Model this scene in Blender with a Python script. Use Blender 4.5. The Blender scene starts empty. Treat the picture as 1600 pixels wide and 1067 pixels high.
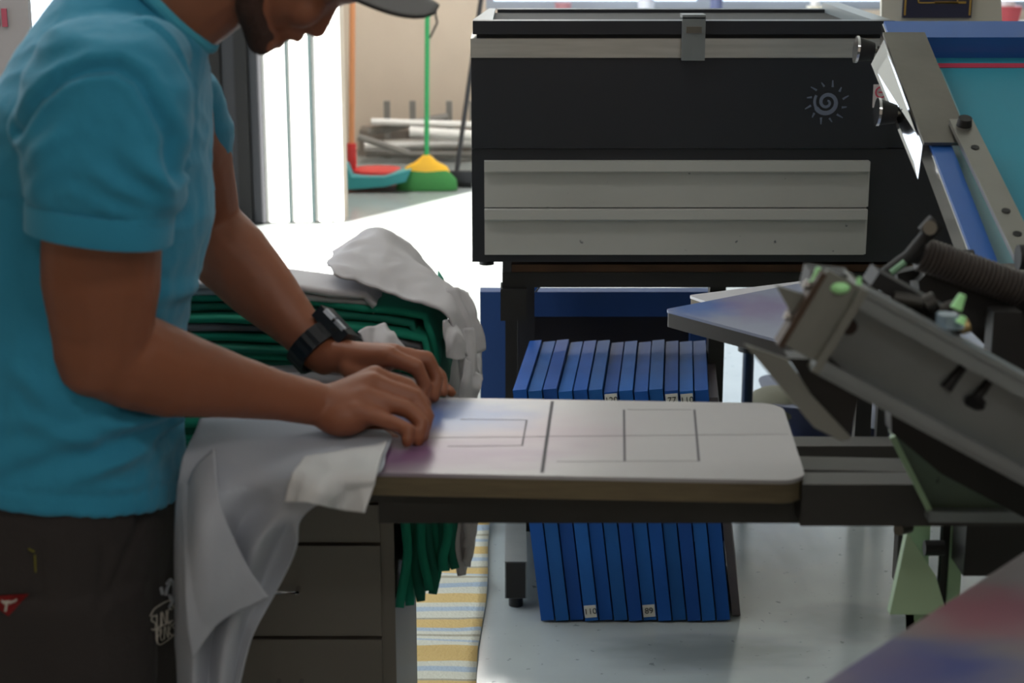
import bpy, bmesh, math, random
import numpy as np
from mathutils import Vector, Matrix, noise
from mathutils.bvhtree import BVHTree
random.seed(7)
S = bpy.context.scene
COL = S.collection
V = Vector
# ------------------------------------------------------------------ camera, world, lights
F = 2700.0
TH = math.radians(14.5)
CZ = 1.54
cd = bpy.data.cameras.new('camera'); cam = bpy.data.objects.new('camera', cd); COL.objects.link(cam)
cam.location = (0, 0, CZ); cam.rotation_euler = (math.pi/2 - TH, 0, 0)
cd.sensor_width = 36; cd.lens = F/1600*36; cd.clip_start = 0.05; cd.clip_end = 200
cd.dof.use_dof = True; cd.dof.focus_distance = 3.1; cd.dof.aperture_fstop = 6.3
S.camera = cam
S.view_settings.view_transform = 'Standard'; S.view_settings.look = 'None'
S.view_settings.gamma = 1; S.view_settings.use_curve_mapping = False
S.view_settings.exposure = -0.28
w = bpy.data.worlds.new('world'); S.world = w; w.use_nodes = True
bg = w.node_tree.nodes['Background']; bg.inputs[0].default_value = (0.80, 0.90, 1.0, 1); bg.inputs[1].default_value = 3.4
def lamp(name, kind, loc, rot, energy, color, size=None, sy=None):
    l = bpy.data.lights.new(name, kind); l.energy = energy; l.color = color
    if kind == 'AREA':
        l.shape = 'RECTANGLE'; l.size = size; l.size_y = sy or size
    o = bpy.data.objects.new(name, l); COL.objects.link(o); o.location = loc; o.rotation_euler = rot
    return o
SUN_DIR = V((0.50, 0.76, -0.42)).normalized()
sun = lamp('sun', 'SUN', (-6, -2, 6), SUN_DIR.to_track_quat('-Z', 'Y').to_euler(), 36.0, (1.0, 0.95, 0.88)); sun.data.angle = 0.01
FILL_LIGHTS = ((0.4, -1.5, 21, 'behind the camera'), (0.9, 0.4, 14, 'over the near end of the press'), (-1.0, 2.6, 15, 'over the worker'), (-.3, 8.9, 75, 'by the cream back wall'))  # overhead fill lamps, added out of view to brighten the room
for (lx, ly, e, _) in FILL_LIGHTS:
    lamp('added_fill_light', 'AREA', (lx, ly, 2.93), (0, 0, 0), e, (1.0, 0.97, 0.93), 1.2, 0.3)

# ------------------------------------------------------------------ pixel -> point in the room
sT, cT = math.sin(TH), math.cos(TH)
def ray(px, py):
    u = (px-800)/F; v = (533.5-py)/F
    return V((u, cT + v*sT, -sT + v*cT))
def at(px, py, Y):
    d = ray(px, py); t = Y/d.y
    return V((d.x*t, Y, CZ + d.z*t))
def atz(px, py, z):
    d = ray(px, py); t = (z-CZ)/d.z
    return V((d.x*t, d.y*t, z))

# ------------------------------------------------------------------ materials
def lin(c): return tuple(((x/255)/12.92 if x/255 <= .04045 else ((x/255+.055)/1.055)**2.4) for x in c)
MATS = {}
def mat(name, rgb, rough=.6, metal=0, var=0, vscale=8, bump=0, bscale=60, spec=.5, blobs=None, speck=None, sheen=0, trans=0, stretch=None, sss=0):
    """procedural principled material; rgb in 0..255 sRGB"""
    if name in MATS: return MATS[name]
    m = bpy.data.materials.new(name); m.use_nodes = True; MATS[name] = m
    nt = m.node_tree; N = nt.nodes; L = nt.links; p = N['Principled BSDF']
    c = lin(rgb)
    p.inputs['Roughness'].default_value = rough; p.inputs['Metallic'].default_value = metal
    p.inputs['Specular IOR Level'].default_value = spec
    if sheen: p.inputs['Sheen Weight'].default_value = sheen
    if trans: p.inputs['Transmission Weight'].default_value = trans
    tc = N.new('ShaderNodeTexCoord'); co = tc.outputs['Object']
    if stretch:
        mp = N.new('ShaderNodeMapping'); mp.inputs['Scale'].default_value = stretch
        L.new(co, mp.inputs[0]); co = mp.outputs[0]
    last = None
    rgbn = N.new('ShaderNodeRGB'); rgbn.outputs[0].default_value = (*c, 1); last = rgbn.outputs[0]
    def mix(fac, a, col, k=1.0):
        mx = N.new('ShaderNodeMix'); mx.data_type = 'RGBA'
        if k != 1.0:
            mm = N.new('ShaderNodeMath'); mm.operation = 'MULTIPLY'; L.new(fac, mm.inputs[0]); mm.inputs[1].default_value = k; fac = mm.outputs[0]
        L.new(fac, mx.inputs[0]); L.new(a, mx.inputs[6]); mx.inputs[7].default_value = (*lin(col), 1)
        return mx.outputs[2]
    if var:
        nz = N.new('ShaderNodeTexNoise'); nz.inputs['Scale'].default_value = vscale; nz.inputs['Detail'].default_value = 5
        L.new(co, nz.inputs['Vector'])
        last = mix(nz.outputs[0], last, tuple(max(0, x*(1-var)) for x in rgb))
    if speck:
        sc, thr, col = speck
        nz = N.new('ShaderNodeTexNoise'); nz.inputs['Scale'].default_value = sc; nz.inputs['Detail'].default_value = 3
        L.new(tc.outputs['Object'], nz.inputs['Vector'])
        r = N.new('ShaderNodeValToRGB'); r.color_ramp.elements[0].position = thr; r.color_ramp.elements[1].position = thr+.05
        L.new(nz.outputs[0], r.inputs[0]); last = mix(r.outputs[0], last, col, .8)
    for b in (blobs or []):
        (cx, cy, cz), (rx, ry, rz), col, k = b
        mp = N.new('ShaderNodeMapping'); mp.vector_type = 'TEXTURE'
        mp.inputs['Location'].default_value = (cx, cy, cz); mp.inputs['Scale'].default_value = (rx, ry, rz)
        L.new(tc.outputs['Object'], mp.inputs[0])
        nz = N.new('ShaderNodeTexNoise'); nz.inputs['Scale'].default_value = 1.6; L.new(mp.outputs[0], nz.inputs['Vector'])
        ad = N.new('ShaderNodeVectorMath'); ad.operation = 'MULTIPLY_ADD'
        L.new(nz.outputs[1], ad.inputs[0]); ad.inputs[1].default_value = (.8, .8, .8); L.new(mp.outputs[0], ad.inputs[2])
        sb = N.new('ShaderNodeVectorMath'); sb.operation = 'SUBTRACT'; L.new(ad.outputs[0], sb.inputs[0]); sb.inputs[1].default_value = (.4, .4, .4)
        ln = N.new('ShaderNodeVectorMath'); ln.operation = 'LENGTH'; L.new(sb.outputs[0], ln.inputs[0])
        mr = N.new('ShaderNodeMapRange'); mr.interpolation_type = 'SMOOTHSTEP'
        mr.inputs[1].default_value = .2; mr.inputs[2].default_value = 1.1; mr.inputs[3].default_value = k; mr.inputs[4].default_value = 0
        L.new(ln.outputs['Value'], mr.inputs[0])
        last = mix(mr.outputs[0], last, col)
    L.new(last, p.inputs['Base Color'])
    if bump:
        nz = N.new('ShaderNodeTexNoise'); nz.inputs['Scale'].default_value = bscale; nz.inputs['Detail'].default_value = 4
        L.new(co, nz.inputs['Vector'])
        bp = N.new('ShaderNodeBump'); bp.inputs['Strength'].default_value = bump; bp.inputs['Distance'].default_value = .005
        L.new(nz.outputs[0], bp.inputs['Height']); L.new(bp.outputs[0], p.inputs['Normal'])
    return m
def emit(name, rgb, k):
    m = bpy.data.materials.new(name); m.use_nodes = True; p = m.node_tree.nodes['Principled BSDF']
    p.inputs['Emission Color'].default_value = (*lin(rgb), 1); p.inputs['Emission Strength'].default_value = k
    return m
def glass(name, tint):
    m = bpy.data.materials.new(name); m.use_nodes = True; nt = m.node_tree; N = nt.nodes; L = nt.links
    for n in list(N): N.remove(n)
    o = N.new('ShaderNodeOutputMaterial'); t = N.new('ShaderNodeBsdfTransparent'); g = N.new('ShaderNodeBsdfGlossy'); g.inputs['Roughness'].default_value = .03
    t.inputs[0].default_value = tint; mx = N.new('ShaderNodeMixShader'); mx.inputs[0].default_value = .06
    L.new(t.outputs[0], mx.inputs[1]); L.new(g.outputs[0], mx.inputs[2]); L.new(mx.outputs[0], o.inputs[0]); return m

# ------------------------------------------------------------------ objects
def empty(name, loc, label=None, cat=None, group=None, rz=0):
    o = bpy.data.objects.new(name, None); COL.objects.link(o); o.location = loc; o.rotation_euler.z = rz
    o.empty_display_size = .05
    tag(o, label, cat, group); return o
def tag(o, label=None, cat=None, group=None, kind=None):
    if label: o['label'] = label
    if cat: o['category'] = cat
    if group: o['group'] = group
    if kind: o['kind'] = kind
    return o
def world_loc(o):
    p = V((0, 0, 0))
    while o is not None: p += o.location; o = o.parent
    return p
def copy_tree(o, parent=None):
    c = o.copy(); COL.objects.link(c); c.parent = parent
    for ch in list(o.children): copy_tree(ch, c)
    return c
def link_mesh(me, name, m, parent=None, origin=None, smooth=None):
    """vertices are given in room coordinates; origin (or the parent's place) is taken off"""
    off = world_loc(parent) if parent else V(origin or (0, 0, 0))
    me.transform(Matrix.Translation(-off))
    o = bpy.data.objects.new(name, me); COL.objects.link(o)
    if parent: o.parent = parent
    else: o.location = off
    if m: me.materials.clear(); me.materials.append(m)
    if smooth is not None:
        me.polygons.foreach_set('use_smooth', [True]*len(me.polygons))
        if smooth < 3.1:
            me.set_sharp_from_angle(angle=smooth)
    me.update(); return o
class MB:
    def __init__(s): s.bm = bmesh.new()
    def _add(s, verts, faces):
        vs = [s.bm.verts.new(v) for v in verts]
        for f in faces:
            try: s.bm.faces.new([vs[i] for i in f])
            except ValueError: pass
        return vs
    def hexa(s, p):   # 8 corners: bottom 4 (ccw), top 4
        s._add(p, [(0,3,2,1),(4,5,6,7),(0,1,5,4),(1,2,6,5),(2,3,7,6),(3,0,4,7)]); return s
    def box(s, x0, x1, y0, y1, z0, z1):
        return s.hexa([(x0,y0,z0),(x1,y0,z0),(x1,y1,z0),(x0,y1,z0),(x0,y0,z1),(x1,y0,z1),(x1,y1,z1),(x0,y1,z1)])
    def obox(s, c, ax, ay, az):   # centre and three half-axis vectors
        c, ax, ay, az = V(c), V(ax), V(ay), V(az)
        return s.hexa([c-ax-ay-az, c+ax-ay-az, c+ax+ay-az, c-ax+ay-az, c-ax-ay+az, c+ax-ay+az, c+ax+ay+az, c-ax+ay+az])
    def bar(s, p0, p1, w, h, up=(0,0,1)):
        p0, p1 = V(p0), V(p1); d = (p1-p0); side = d.cross(V(up)).normalized(); u = side.cross(d).normalized()
        return s.obox((p0+p1)/2, d/2, side*w/2, u*h/2)
    def tube(s, pts, r, n=12, caps=True):
        pts = [V(p) for p in pts]; rs = r if isinstance(r, (list, tuple)) else [r]*len(pts)
        d = (pts[1]-pts[0]).normalized(); up = V((0,0,1)) if abs(d.z) < .9 else V((1,0,0))
        a = d.cross(up).normalized(); rings = []
        for i, p in enumerate(pts):
            if i == 0: t = pts[1]-p
            elif i == len(pts)-1: t = p-pts[i-1]
            else: t = (pts[i+1]-pts[i]).normalized()+(p-pts[i-1]).normalized()
            t.normalize(); a = (a - t*a.dot(t)).normalized(); b = t.cross(a)
            rings.append([s.bm.verts.new(p + (a*math.cos(2*math.pi*k/n)+b*math.sin(2*math.pi*k/n))*rs[i]) for k in range(n)])
        for i in range(len(rings)-1):
            for k in range(n): s.bm.faces.new([rings[i][k], rings[i][(k+1)%n], rings[i+1][(k+1)%n], rings[i+1][k]])
        if caps: s.bm.faces.new(rings[0][::-1]); s.bm.faces.new(rings[-1])
        return s
    def prism(s, poly, o, ax, ay, az):   # 2-D outline in plane (ax, ay) at o, extruded along az
        o, ax, ay, az = V(o), V(ax), V(ay), V(az); n = len(poly)
        a = [s.bm.verts.new(o+ax*x+ay*y) for x, y in poly]; b = [s.bm.verts.new(o+ax*x+ay*y+az) for x, y in poly]
        s.bm.faces.new(a[::-1]); s.bm.faces.new(b)
        for i in range(n): s.bm.faces.new([a[i], a[(i+1)%n], b[(i+1)%n], b[i]])
        return s
    def ell(s, c, r, rot=None, seg=20, rings=12):
        m = Matrix.Translation(V(c)) @ ((rot or Matrix.Identity(3)).to_4x4()) @ Matrix.Diagonal((r[0], r[1], r[2], 1))
        bmesh.ops.create_uvsphere(s.bm, u_segments=seg, v_segments=rings, radius=1, matrix=m); return s
    def loft(s, rings, n=28, pw=2.0):   # rings: (centre, half-axis A, half-axis B)
        rr = []
        for c, A, B in rings:
            c, A, B = V(c), V(A), V(B); vs = []
            for k in range(n):
                t = 2*math.pi*k/n; ct, st = math.cos(t), math.sin(t)
                x = math.copysign(abs(ct)**(2/pw), ct); y = math.copysign(abs(st)**(2/pw), st)
                vs.append(s.bm.verts.new(c+A*x+B*y))
            rr.append(vs)
        for i in range(len(rr)-1):
            for k in range(n): s.bm.faces.new([rr[i][k], rr[i][(k+1)%n], rr[i+1][(k+1)%n], rr[i+1][k]])
        s.bm.faces.new(rr[0][::-1]); s.bm.faces.new(rr[-1]); return s
    def grid(s, P):  # rows of points
        vs = [[s.bm.verts.new(p) for p in row] for row in P]
        for i in range(len(P)-1):
            for j in range(len(P[0])-1): s.bm.faces.new([vs[i][j], vs[i][j+1], vs[i+1][j+1], vs[i+1][j]])
        return s
    def bevel(s, w, seg=2):
        bmesh.ops.bevel(s.bm, geom=[e for e in s.bm.edges if len(e.link_faces) == 2 and e.calc_face_angle(0) > .5], offset=w, segments=seg, affect='EDGES', clamp_overlap=True); return s
    def out(s, name, m, parent=None, origin=None, smooth=.6, kind=None):
        bmesh.ops.recalc_face_normals(s.bm, faces=s.bm.faces)
        me = bpy.data.meshes.new(name); s.bm.to_mesh(me); s.bm.free()
        o = link_mesh(me, name, m, parent, origin, smooth)
        if kind: o['kind'] = kind
        return o
def bake(me, mods):
    """run modifiers on a mesh and return the finished mesh"""
    o = bpy.data.objects.new('tmp', me); COL.objects.link(o)
    for typ, kw in mods:
        md = o.modifiers.new(typ, typ)
        for k, v in kw.items(): setattr(md, k, v)
    bpy.context.view_layer.update()
    dg = bpy.context.evaluated_depsgraph_get()
    r = bpy.data.meshes.new_from_object(o.evaluated_get(dg), depsgraph=dg)
    bpy.data.objects.remove(o); return r
def blend(mb, voxel, it=8, fac=.5):
    bmesh.ops.recalc_face_normals(mb.bm, faces=mb.bm.faces)
    me = bpy.data.meshes.new('b'); mb.bm.to_mesh(me); mb.bm.free()
    return bake(me, [('REMESH', dict(mode='VOXEL', voxel_size=voxel)), ('SMOOTH', dict(factor=fac, iterations=it))])
def displace(me, fn):
    n = len(me.vertices); nr = np.empty(n*3, np.float32); me.vertex_normals.foreach_get('vector', nr)
    co = np.empty(n*3, np.float32); me.vertices.foreach_get('co', co); nr = nr.reshape(-1, 3); co = co.reshape(-1, 3)
    d = np.array([fn(V(c), V(k)) for c, k in zip(co.tolist(), nr.tolist())], np.float32)
    co += nr*d[:, None]; me.vertices.foreach_set('co', co.ravel()); me.update()
def text_mesh(body, size, extrude=.0004, align='CENTER', shear=0, bold=0):
    c = bpy.data.curves.new('t', 'FONT'); c.body = body; c.size = size; c.extrude = extrude; c.align_x = align; c.align_y = 'CENTER'; c.shear = shear; c.offset = bold
    o = bpy.data.objects.new('t', c); COL.objects.link(o); bpy.context.view_layer.update()
    dg = bpy.context.evaluated_depsgraph_get(); me = bpy.data.meshes.new_from_object(o.evaluated_get(dg), depsgraph=dg)
    bpy.data.objects.remove(o); return me
def text_on(body, size, c, ax, ay, m, parent, name='lettering', **k):
    me = text_mesh(body, size, **k); ax = V(ax).normalized(); ay = V(ay).normalized(); az = ax.cross(ay)
    M = Matrix.Translation(V(c)) @ Matrix((ax, ay, az)).transposed().to_4x4(); me.transform(M)
    return link_mesh(me, name, m, parent)
def catmull(P, n):
    """dense points along a list of control vectors"""
    P = [V(p) for p in P]; Q = [2*P[0]-P[1]] + P + [2*P[-1]-P[-2]]; out = []
    N = len(P)-1
    for i in range(n+1):
        t = i/n*N; k = min(int(t), N-1); u = t-k; a, b, c, d = Q[k:k+4]
        out.append(.5*((2*b)+(c-a)*u+(2*a-5*b+4*c-d)*u*u+(3*b-a-3*c+d)*u*u*u))
    return out
def surf(ctrl, nu, nv):
    rows = [catmull(r, nu) for r in ctrl]
    cols = [catmull([rows[i][j] for i in range(len(rows))], nv) for j in range(nu+1)]
    return [[cols[j][i] for j in range(nu+1)] for i in range(nv+1)]
def sheet(P, name, m, parent=None, origin=None, th=.002, fn=None):
    mb = MB(); mb.grid(P); bmesh.ops.recalc_face_normals(mb.bm, faces=mb.bm.faces)
    me = bpy.data.meshes.new(name); mb.bm.to_mesh(me); mb.bm.free()
    if fn: displace(me, fn)
    me = bake(me, [('SOLIDIFY', dict(thickness=th, offset=0))])
    return link_mesh(me, name, m, parent, origin, 3.2)
def fb(p, s, st=(1,1,1)): return noise.noise(V((p.x*st[0], p.y*st[1], p.z*st[2]))*s)
def ridge(p, s, st=(1,1,1)): return 1-abs(noise.noise(V((p.x*st[0], p.y*st[1], p.z*st[2]))*s))*2
def crease(p, line, w, depth):
    best = 9
    for a, b in zip(line, line[1:]):
        d = b-a; t = max(0, min(1, (p-a).dot(d)/d.length_squared)); best = min(best, (p-(a+d*t)).length)
    return -depth*math.exp(-(best/w)**2)
# ------------------------------------------------------------------ materials used
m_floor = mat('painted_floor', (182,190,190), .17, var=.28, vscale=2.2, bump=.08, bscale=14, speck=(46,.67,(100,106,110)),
    blobs=[((.66,4.2,0),(.16,.5,1),(84,90,92),.75), ((.42,3.35,0),(.30,.12,1),(92,98,98),.7), ((.75,3.5,0),(.2,.14,1),(96,102,104),.6)])  # long blob paints the dark reflection of the bin; the others are scuffs
m_wall = mat('cream_plaster', (214,200,184), .8, var=.08, vscale=3, bump=.1)
m_white = mat('white_paint', (238,238,236), .55, var=.03)
m_dkpanel = mat('black_panel', (13,14,16), .8)
m_dkpanel2 = mat('charcoal_panel', (38,40,45), .7)
m_black = mat('black_lacquer', (29,31,38), .38, var=.12, vscale=3, bump=.02)
m_blackr = mat('black_rubber', (14,14,15), .6)
m_drawer = mat('grey_enamel', (172,172,167), .42, var=.07, vscale=5, speck=(55,.715,(40,48,60)))
m_alu = mat('brushed_aluminium', (205,203,197), .4, 1, var=.18, vscale=9, bump=.05, stretch=(1,12,12))
m_steel = mat('raw_steel', (132,128,120), .38, .9, var=.3, vscale=7, bump=.05)
m_chrome = mat('bright_aluminium', (225,225,228), .12, 1)
m_dsteel = mat('dark_steel_tube', (58,56,53), .45, .5, var=.2, vscale=12, bump=.05)
m_rack = mat('dark_rack_steel', (40,38,37), .5, .3, var=.3, vscale=10)
m_rust = mat('rusty_brown_strip', (92,62,38), .8, var=.4, vscale=20)
m_zinc = mat('dull_zinc_steel', (142,148,150), .38, .55, var=.25, vscale=9, bump=.06)
m_sage = mat('pale_sage_steel', (126,127,120), .5, .3, var=.2, vscale=9)
m_mint = mat('pale_green_paint', (172,206,168), .5, var=.25, vscale=14, speck=(45,.68,(45,55,45)))
m_blue = mat('blue_screen_paint', (28,98,190), .38, var=.22, vscale=9, speck=(30,.74,(20,40,80)))
m_blued = mat('deep_blue_paint', (20,66,128), .65, var=.2, vscale=6)
m_bluel = mat('bright_blue_paint', (50,100,176), .3, var=.15, vscale=6)
m_meshy = mat('yellowed_mesh', (60,66,60), .6, var=.3)
m_teal = mat('teal_emulsion', (46,146,170), .55, var=.12, vscale=4, blobs=[((.25,-.28,.1),(.3,.3,.3),(50,120,140),.5)])
m_red = mat('red_stripe', (190,60,85), .5)
m_tape = mat('clear_film', (120,170,180), .25)
m_paper = mat('white_label', (205,205,198), .7)
m_ink = mat('black_ink', (22,22,24), .6)
m_ply = mat('edge_plywood', (112,98,72), .6, var=.3, vscale=20, stretch=(1,1,12))
m_line = mat('pencil_line', (62,58,66), .6); m_faint = mat('faint_pencil', (146,141,144), .4)
# ------------------------------------------------------------------ the setting
def structure(mb, name, m, smooth=None): return mb.out(name, m, None, (0,0,0), smooth, kind='structure')
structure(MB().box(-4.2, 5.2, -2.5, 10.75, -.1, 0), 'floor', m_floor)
structure(MB().box(-14, -4.2, -6, 18, -.12, -.02), 'ground', mat('pale_pavement', (215,212,205), .8, var=.1))
ground2 = structure(MB().box(-4.2, 9, 10.85, 22, -.12, -.02), 'ground', MATS['pale_pavement'])
# left wall with the wide opening the sun comes through
wx = -1.75
structure(MB().box(wx-.15, wx, -2.5, 2.9, 0, 3.1).box(wx-.15, wx, 2.9, 7.36, 2.95, 3.1).box(wx-.15, wx, 7.36, 8.3, 0, 3.1), 'wall_left', m_wall)
m_floor2 = m_floor
# inner wall facing us beyond the opening, white panels and black shutters
structure(MB().box(wx-.15, wx, 8.42, 10.7, 0, 3.1), 'wall_side', m_wall)
structure(MB().box(wx-.15, -.81, 8.30, 8.42, 0, 3.1), 'wall_far', m_wall)
xs = [(408,453),(457,488),(494,519),(521,537)]
for i, (a, b) in enumerate(xs):
    A = at(a, 340, 8.26); B = at(b, 340, 8.26)
    structure(MB().box(A.x, B.x, 8.225+.01*i, 8.30, .01, 2.6).bevel(.006), 'door_%d' % (i+1), m_white, .6)
for px in (455, 491.5):
    A = at(px, 340, 8.24); MB().box(A.x-(.005 if px < 480 else .008), A.x+.005, 8.215, 8.25, .01, 2.6).out('trim_%d' % (1 if px < 480 else 2), mat('dark_teal_seal', (14,40,42), .7), None, None, None, 'structure')
mbp = MB()
for i in range(9):
    x0 = wx+.005+i*.063
    mbp.box(x0, x0+.036, 8.19 if i % 2 else 8.21, 8.30, .01, 2.6)
root = empty('slatted_shutter', (wx+.28, 8.25, 0), 'black slatted folding shutter beside the white door, seen behind the worker', 'shutter')
for i in range(9):
    x0 = wx+.005+i*.063
    MB().box(x0, x0+.058, 8.17 if i % 2 else 8.20, 8.29, .01, 2.6).bevel(.006).out('slat', m_dkpanel if i % 2 else m_dkpanel2, root)
mbp.bm.free()
# back wall with windows
zs = .86
bw = MB().box(wx-.15, 5.2, 10.7, 10.85, 0, zs).box(wx-.15, 5.2, 10.7, 10.85, 2.4, 3.1).box(wx-.15, -.16, 10.7, 10.85, zs, 2.4)
structure(bw, 'wall_back', m_wall)
m_gl = glass('window_glass', (.95,.98,1,1))
m_frame = mat('pale_window_frame', (150,160,175), .5)
wx0 = -.16
for i in range(4):
    x0 = wx0 + i*1.34; x1 = x0+1.34
    f = MB().box(x0, x0+.05, 10.72, 10.78, zs, 2.4).box(x1-.05, x1, 10.72, 10.78, zs, 2.4).box(x0+.05, x1-.05, 10.72, 10.78, zs, zs+.05).box(x0+.05, x1-.05, 10.72, 10.78, 2.35, 2.4).out('window_%d' % (i+1), m_frame, None, (x0,10.75,zs), None, 'structure')
    MB().box(x0+.05, x1-.05, 10.745, 10.752, zs+.05, 2.35).out('pane', m_gl, f)
structure(MB().box(5.2, 5.35, -2.5, 10.85, 0, 3.1), 'wall_right', m_wall)
structure(MB().box(wx-.15, 5.35, -2.5, 10.85, 3.1, 3.2), 'ceiling', mat('white_ceiling', (225,225,220), .8))
structure(MB().box(wx-.15, 5.35, -2.65, -2.5, 0, 3.1), 'wall_front', m_wall)
structure(MB().box(-.81, 5.2, 10.68, 10.70, 0, .09), 'baseboard_back', mat('grey_skirting', (140,136,128), .6))
tag(bpy.data.objects['wall_side'], kind='structure')
for (lx, ly, _, wh) in FILL_LIGHTS:
    o = MB().box(lx-.62, lx+.62, ly-.17, ly+.17, 2.95, 3.1).bevel(.01).out('added_fill_light', m_white, None, (lx, ly, 3.0))  # housing modelled around each added fill lamp
    tag(o, 'white rectangular housing of an added, unseen fill light '+wh, 'light', 'added fill lights')
# notice on the left wall
pc = empty('wall_notice', at(12, 40, 3.3), 'white wall notice with pink bars behind the worker', 'sign')
a, b = at(-160, -60, 3.3), at(46, 42, 3.3)
MB().box(a.x, b.x, 3.3, 3.32, b.z-.35, a.z).bevel(.003).out('board', mat('notice_white', (180,176,178), .5), pc)
c = at(7, 27, 3.295); MB().box(c.x-.006, c.x+.004, 3.297, 3.30, c.z-.018, c.z+.016).out('pink_bar', mat('notice_pink', (190,90,110), .5), pc)
c = at(-5, 27, 3.295); MB().box(c.x-.006, c.x+.004, 3.297, 3.30, c.z-.018, c.z+.016).out('pink_bar', MATS['notice_pink'], pc)
MB().tube([(b.x-.03, 3.33, 0.01), (b.x-.03, 3.33, a.z)], .012).out('post', m_dsteel, pc)
MB().tube([(a.x+.03, 3.33, 0.01), (a.x+.03, 3.33, a.z)], .012).out('post', m_dsteel, pc)
MB().bar((a.x-.02, 3.33, .015), (b.x+.02, 3.33, .015), .25, .03).out('base', m_dsteel, pc)

# ------------------------------------------------------------------ brooms and pans by the far wall
m_gpl = mat('green_plastic', (40,150,90), .45); m_ypl = mat('yellow_plastic', (240,185,50), .45)
m_bris = mat('green_bristle', (70,160,80), .7, var=.4, vscale=60, bump=.4, stretch=(14,14,1))
m_wood = mat('orange_wood', (205,140,95), .55, var=.12, vscale=10, stretch=(6,6,1))
m_rpl = mat('red_plastic', (200,50,50), .4); m_tpl = mat('teal_plastic', (50,150,155), .4)
m_gry = mat('weathered_grey', (140,138,134), .7, var=.2)
Yb = 9.2
bpos = at(667, 296, Yb); bx = bpos.x
br = empty('broom', (bx, Yb, 0), 'green and yellow broom leaning upright with a green handle', 'broom')
mb = MB()
mb.loft([((bx,Yb,.005),(.165,0,0),(0,.05,0)), ((bx,Yb,.06),(.16,0,0),(0,.045,0)), ((bx,Yb,.11),(.115,0,0),(0,.03,0))], 32, 3).out('bristles', m_bris, br)
mb = MB(); mb.loft([((bx,Yb,.10),(.125,0,0),(0,.032,0)), ((bx,Yb,.13),(.11,0,0),(0,.03,0)), ((bx,Yb,.155),(.06,0,0),(0,.025,0)), ((bx,Yb,.19),(.02,0,0),(0,.02,0))], 24, 2.5).out('broom_head', m_ypl, br)
MB().tube([(bx,Yb,.15), (bx+.01,Yb+.2,1.3)], .013).out('handle', m_gpl, br)
MB().tube([(bx+.012,Yb+.13,.98), (bx+.05,Yb+.12,.93), (bx+.06,Yb+.12,.88), (bx+.02,Yb+.11,.80)], .006).out('hanging_loop', m_blackr, br)
# dustpans
px_ = at(588, 290, Yb)
dp = empty('dustpan', (px_.x-.1, Yb, 0), 'red dustpan with an orange wooden handle, left of the broom', 'dustpan')
def pan(x0, x1, y0, y1, h, m, par, z=0.004):
    mb = MB(); n = 12
    P = []
    for i in range(n+1):
        t = i/n; row = []
        for j in range(n+1):
            s = j/n; r = (1-(2*s-1)**4)
            row.append(V((x0+(x1-x0)*s, y0+(y1-y0)*t, z+.006 + h*(t**3)*.9 + h*.7*(abs(2*s-1)**5)*t)))
        P.append(row)
    return sheet(P, 'pan', m, par, th=.008)
c_ = at(590, 270, Yb+.1); MB().loft([(c_+V((0,0,-.045)),(.115,0,0),(0,.10,0)), (c_+V((0,0,0)),(.135,0,0),(0,.13,0)), (c_+V((0,0,.022)),(.125,0,0),(0,.125,0)), (c_+V((0,0,.026)),(.10,0,0),(0,.10,0))], 32, 2.4).out('pan', m_rpl, dp)
x = at(550, 262, Yb+.1).x
MB().tube([(x,Yb+.1,.06), (x,Yb+.1,.24)], .026).out('socket', m_rpl, dp)
MB().tube([(x,Yb+.1,.2), (x+.02,Yb+.3,1.5)], .016).out('handle', m_wood, dp)
MB().box(x-.02, px_.x+.13, Yb+.08, Yb+.2, .012, .05).bevel(.01).out('rear_edge', m_rpl, dp)
dp2 = empty('dustpan', (px_.x, Yb-.1, 0), 'teal dustpan lying in front of the red dustpan', 'dustpan')
v_ = [at(*q, Yb-.1) for q in ((536,256),(542,260),(549,277),(600,277),(642,266),(634,284),(600,292),(537,297))]
MB().prism([(q.x,q.z) for q in v_], (0,Yb-.1,0), (1,0,0), (0,0,1), (0,.14,0)).bevel(.006).out('pan', m_tpl, dp2)
if 0: MB().loft([((px_.x-.21,Yb-.1,.04),(0,.03,0),(0,0,.035)), ((px_.x-.18,Yb-.1,.05),(0,.04,0),(0,0,.045)), ((px_.x-.17,Yb-.1,.05),(0,.04,0),(0,0,.045))]).out('grip', m_tpl, dp2)
sq = empty('floor_squeegee', (at(722,295,Yb+.1).x, Yb+.1, 0), 'dark floor squeegee leaning behind the exposure unit', 'squeegee')
x = sq.location.x
MB().tube([(x-.03,Yb+.1,.08), (x+.15,Yb+.35,1.3)], .013).out('handle', m_dkpanel2, sq)
MB().box(x-.09, x+.06, Yb+.08, Yb+.12, .03, .09).bevel(.008).out('blade_holder', m_dkpanel2, sq)
MB().box(x-.085, x+.055, Yb+.095, Yb+.105, .0, .035).out('blade', m_blackr, sq)
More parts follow.
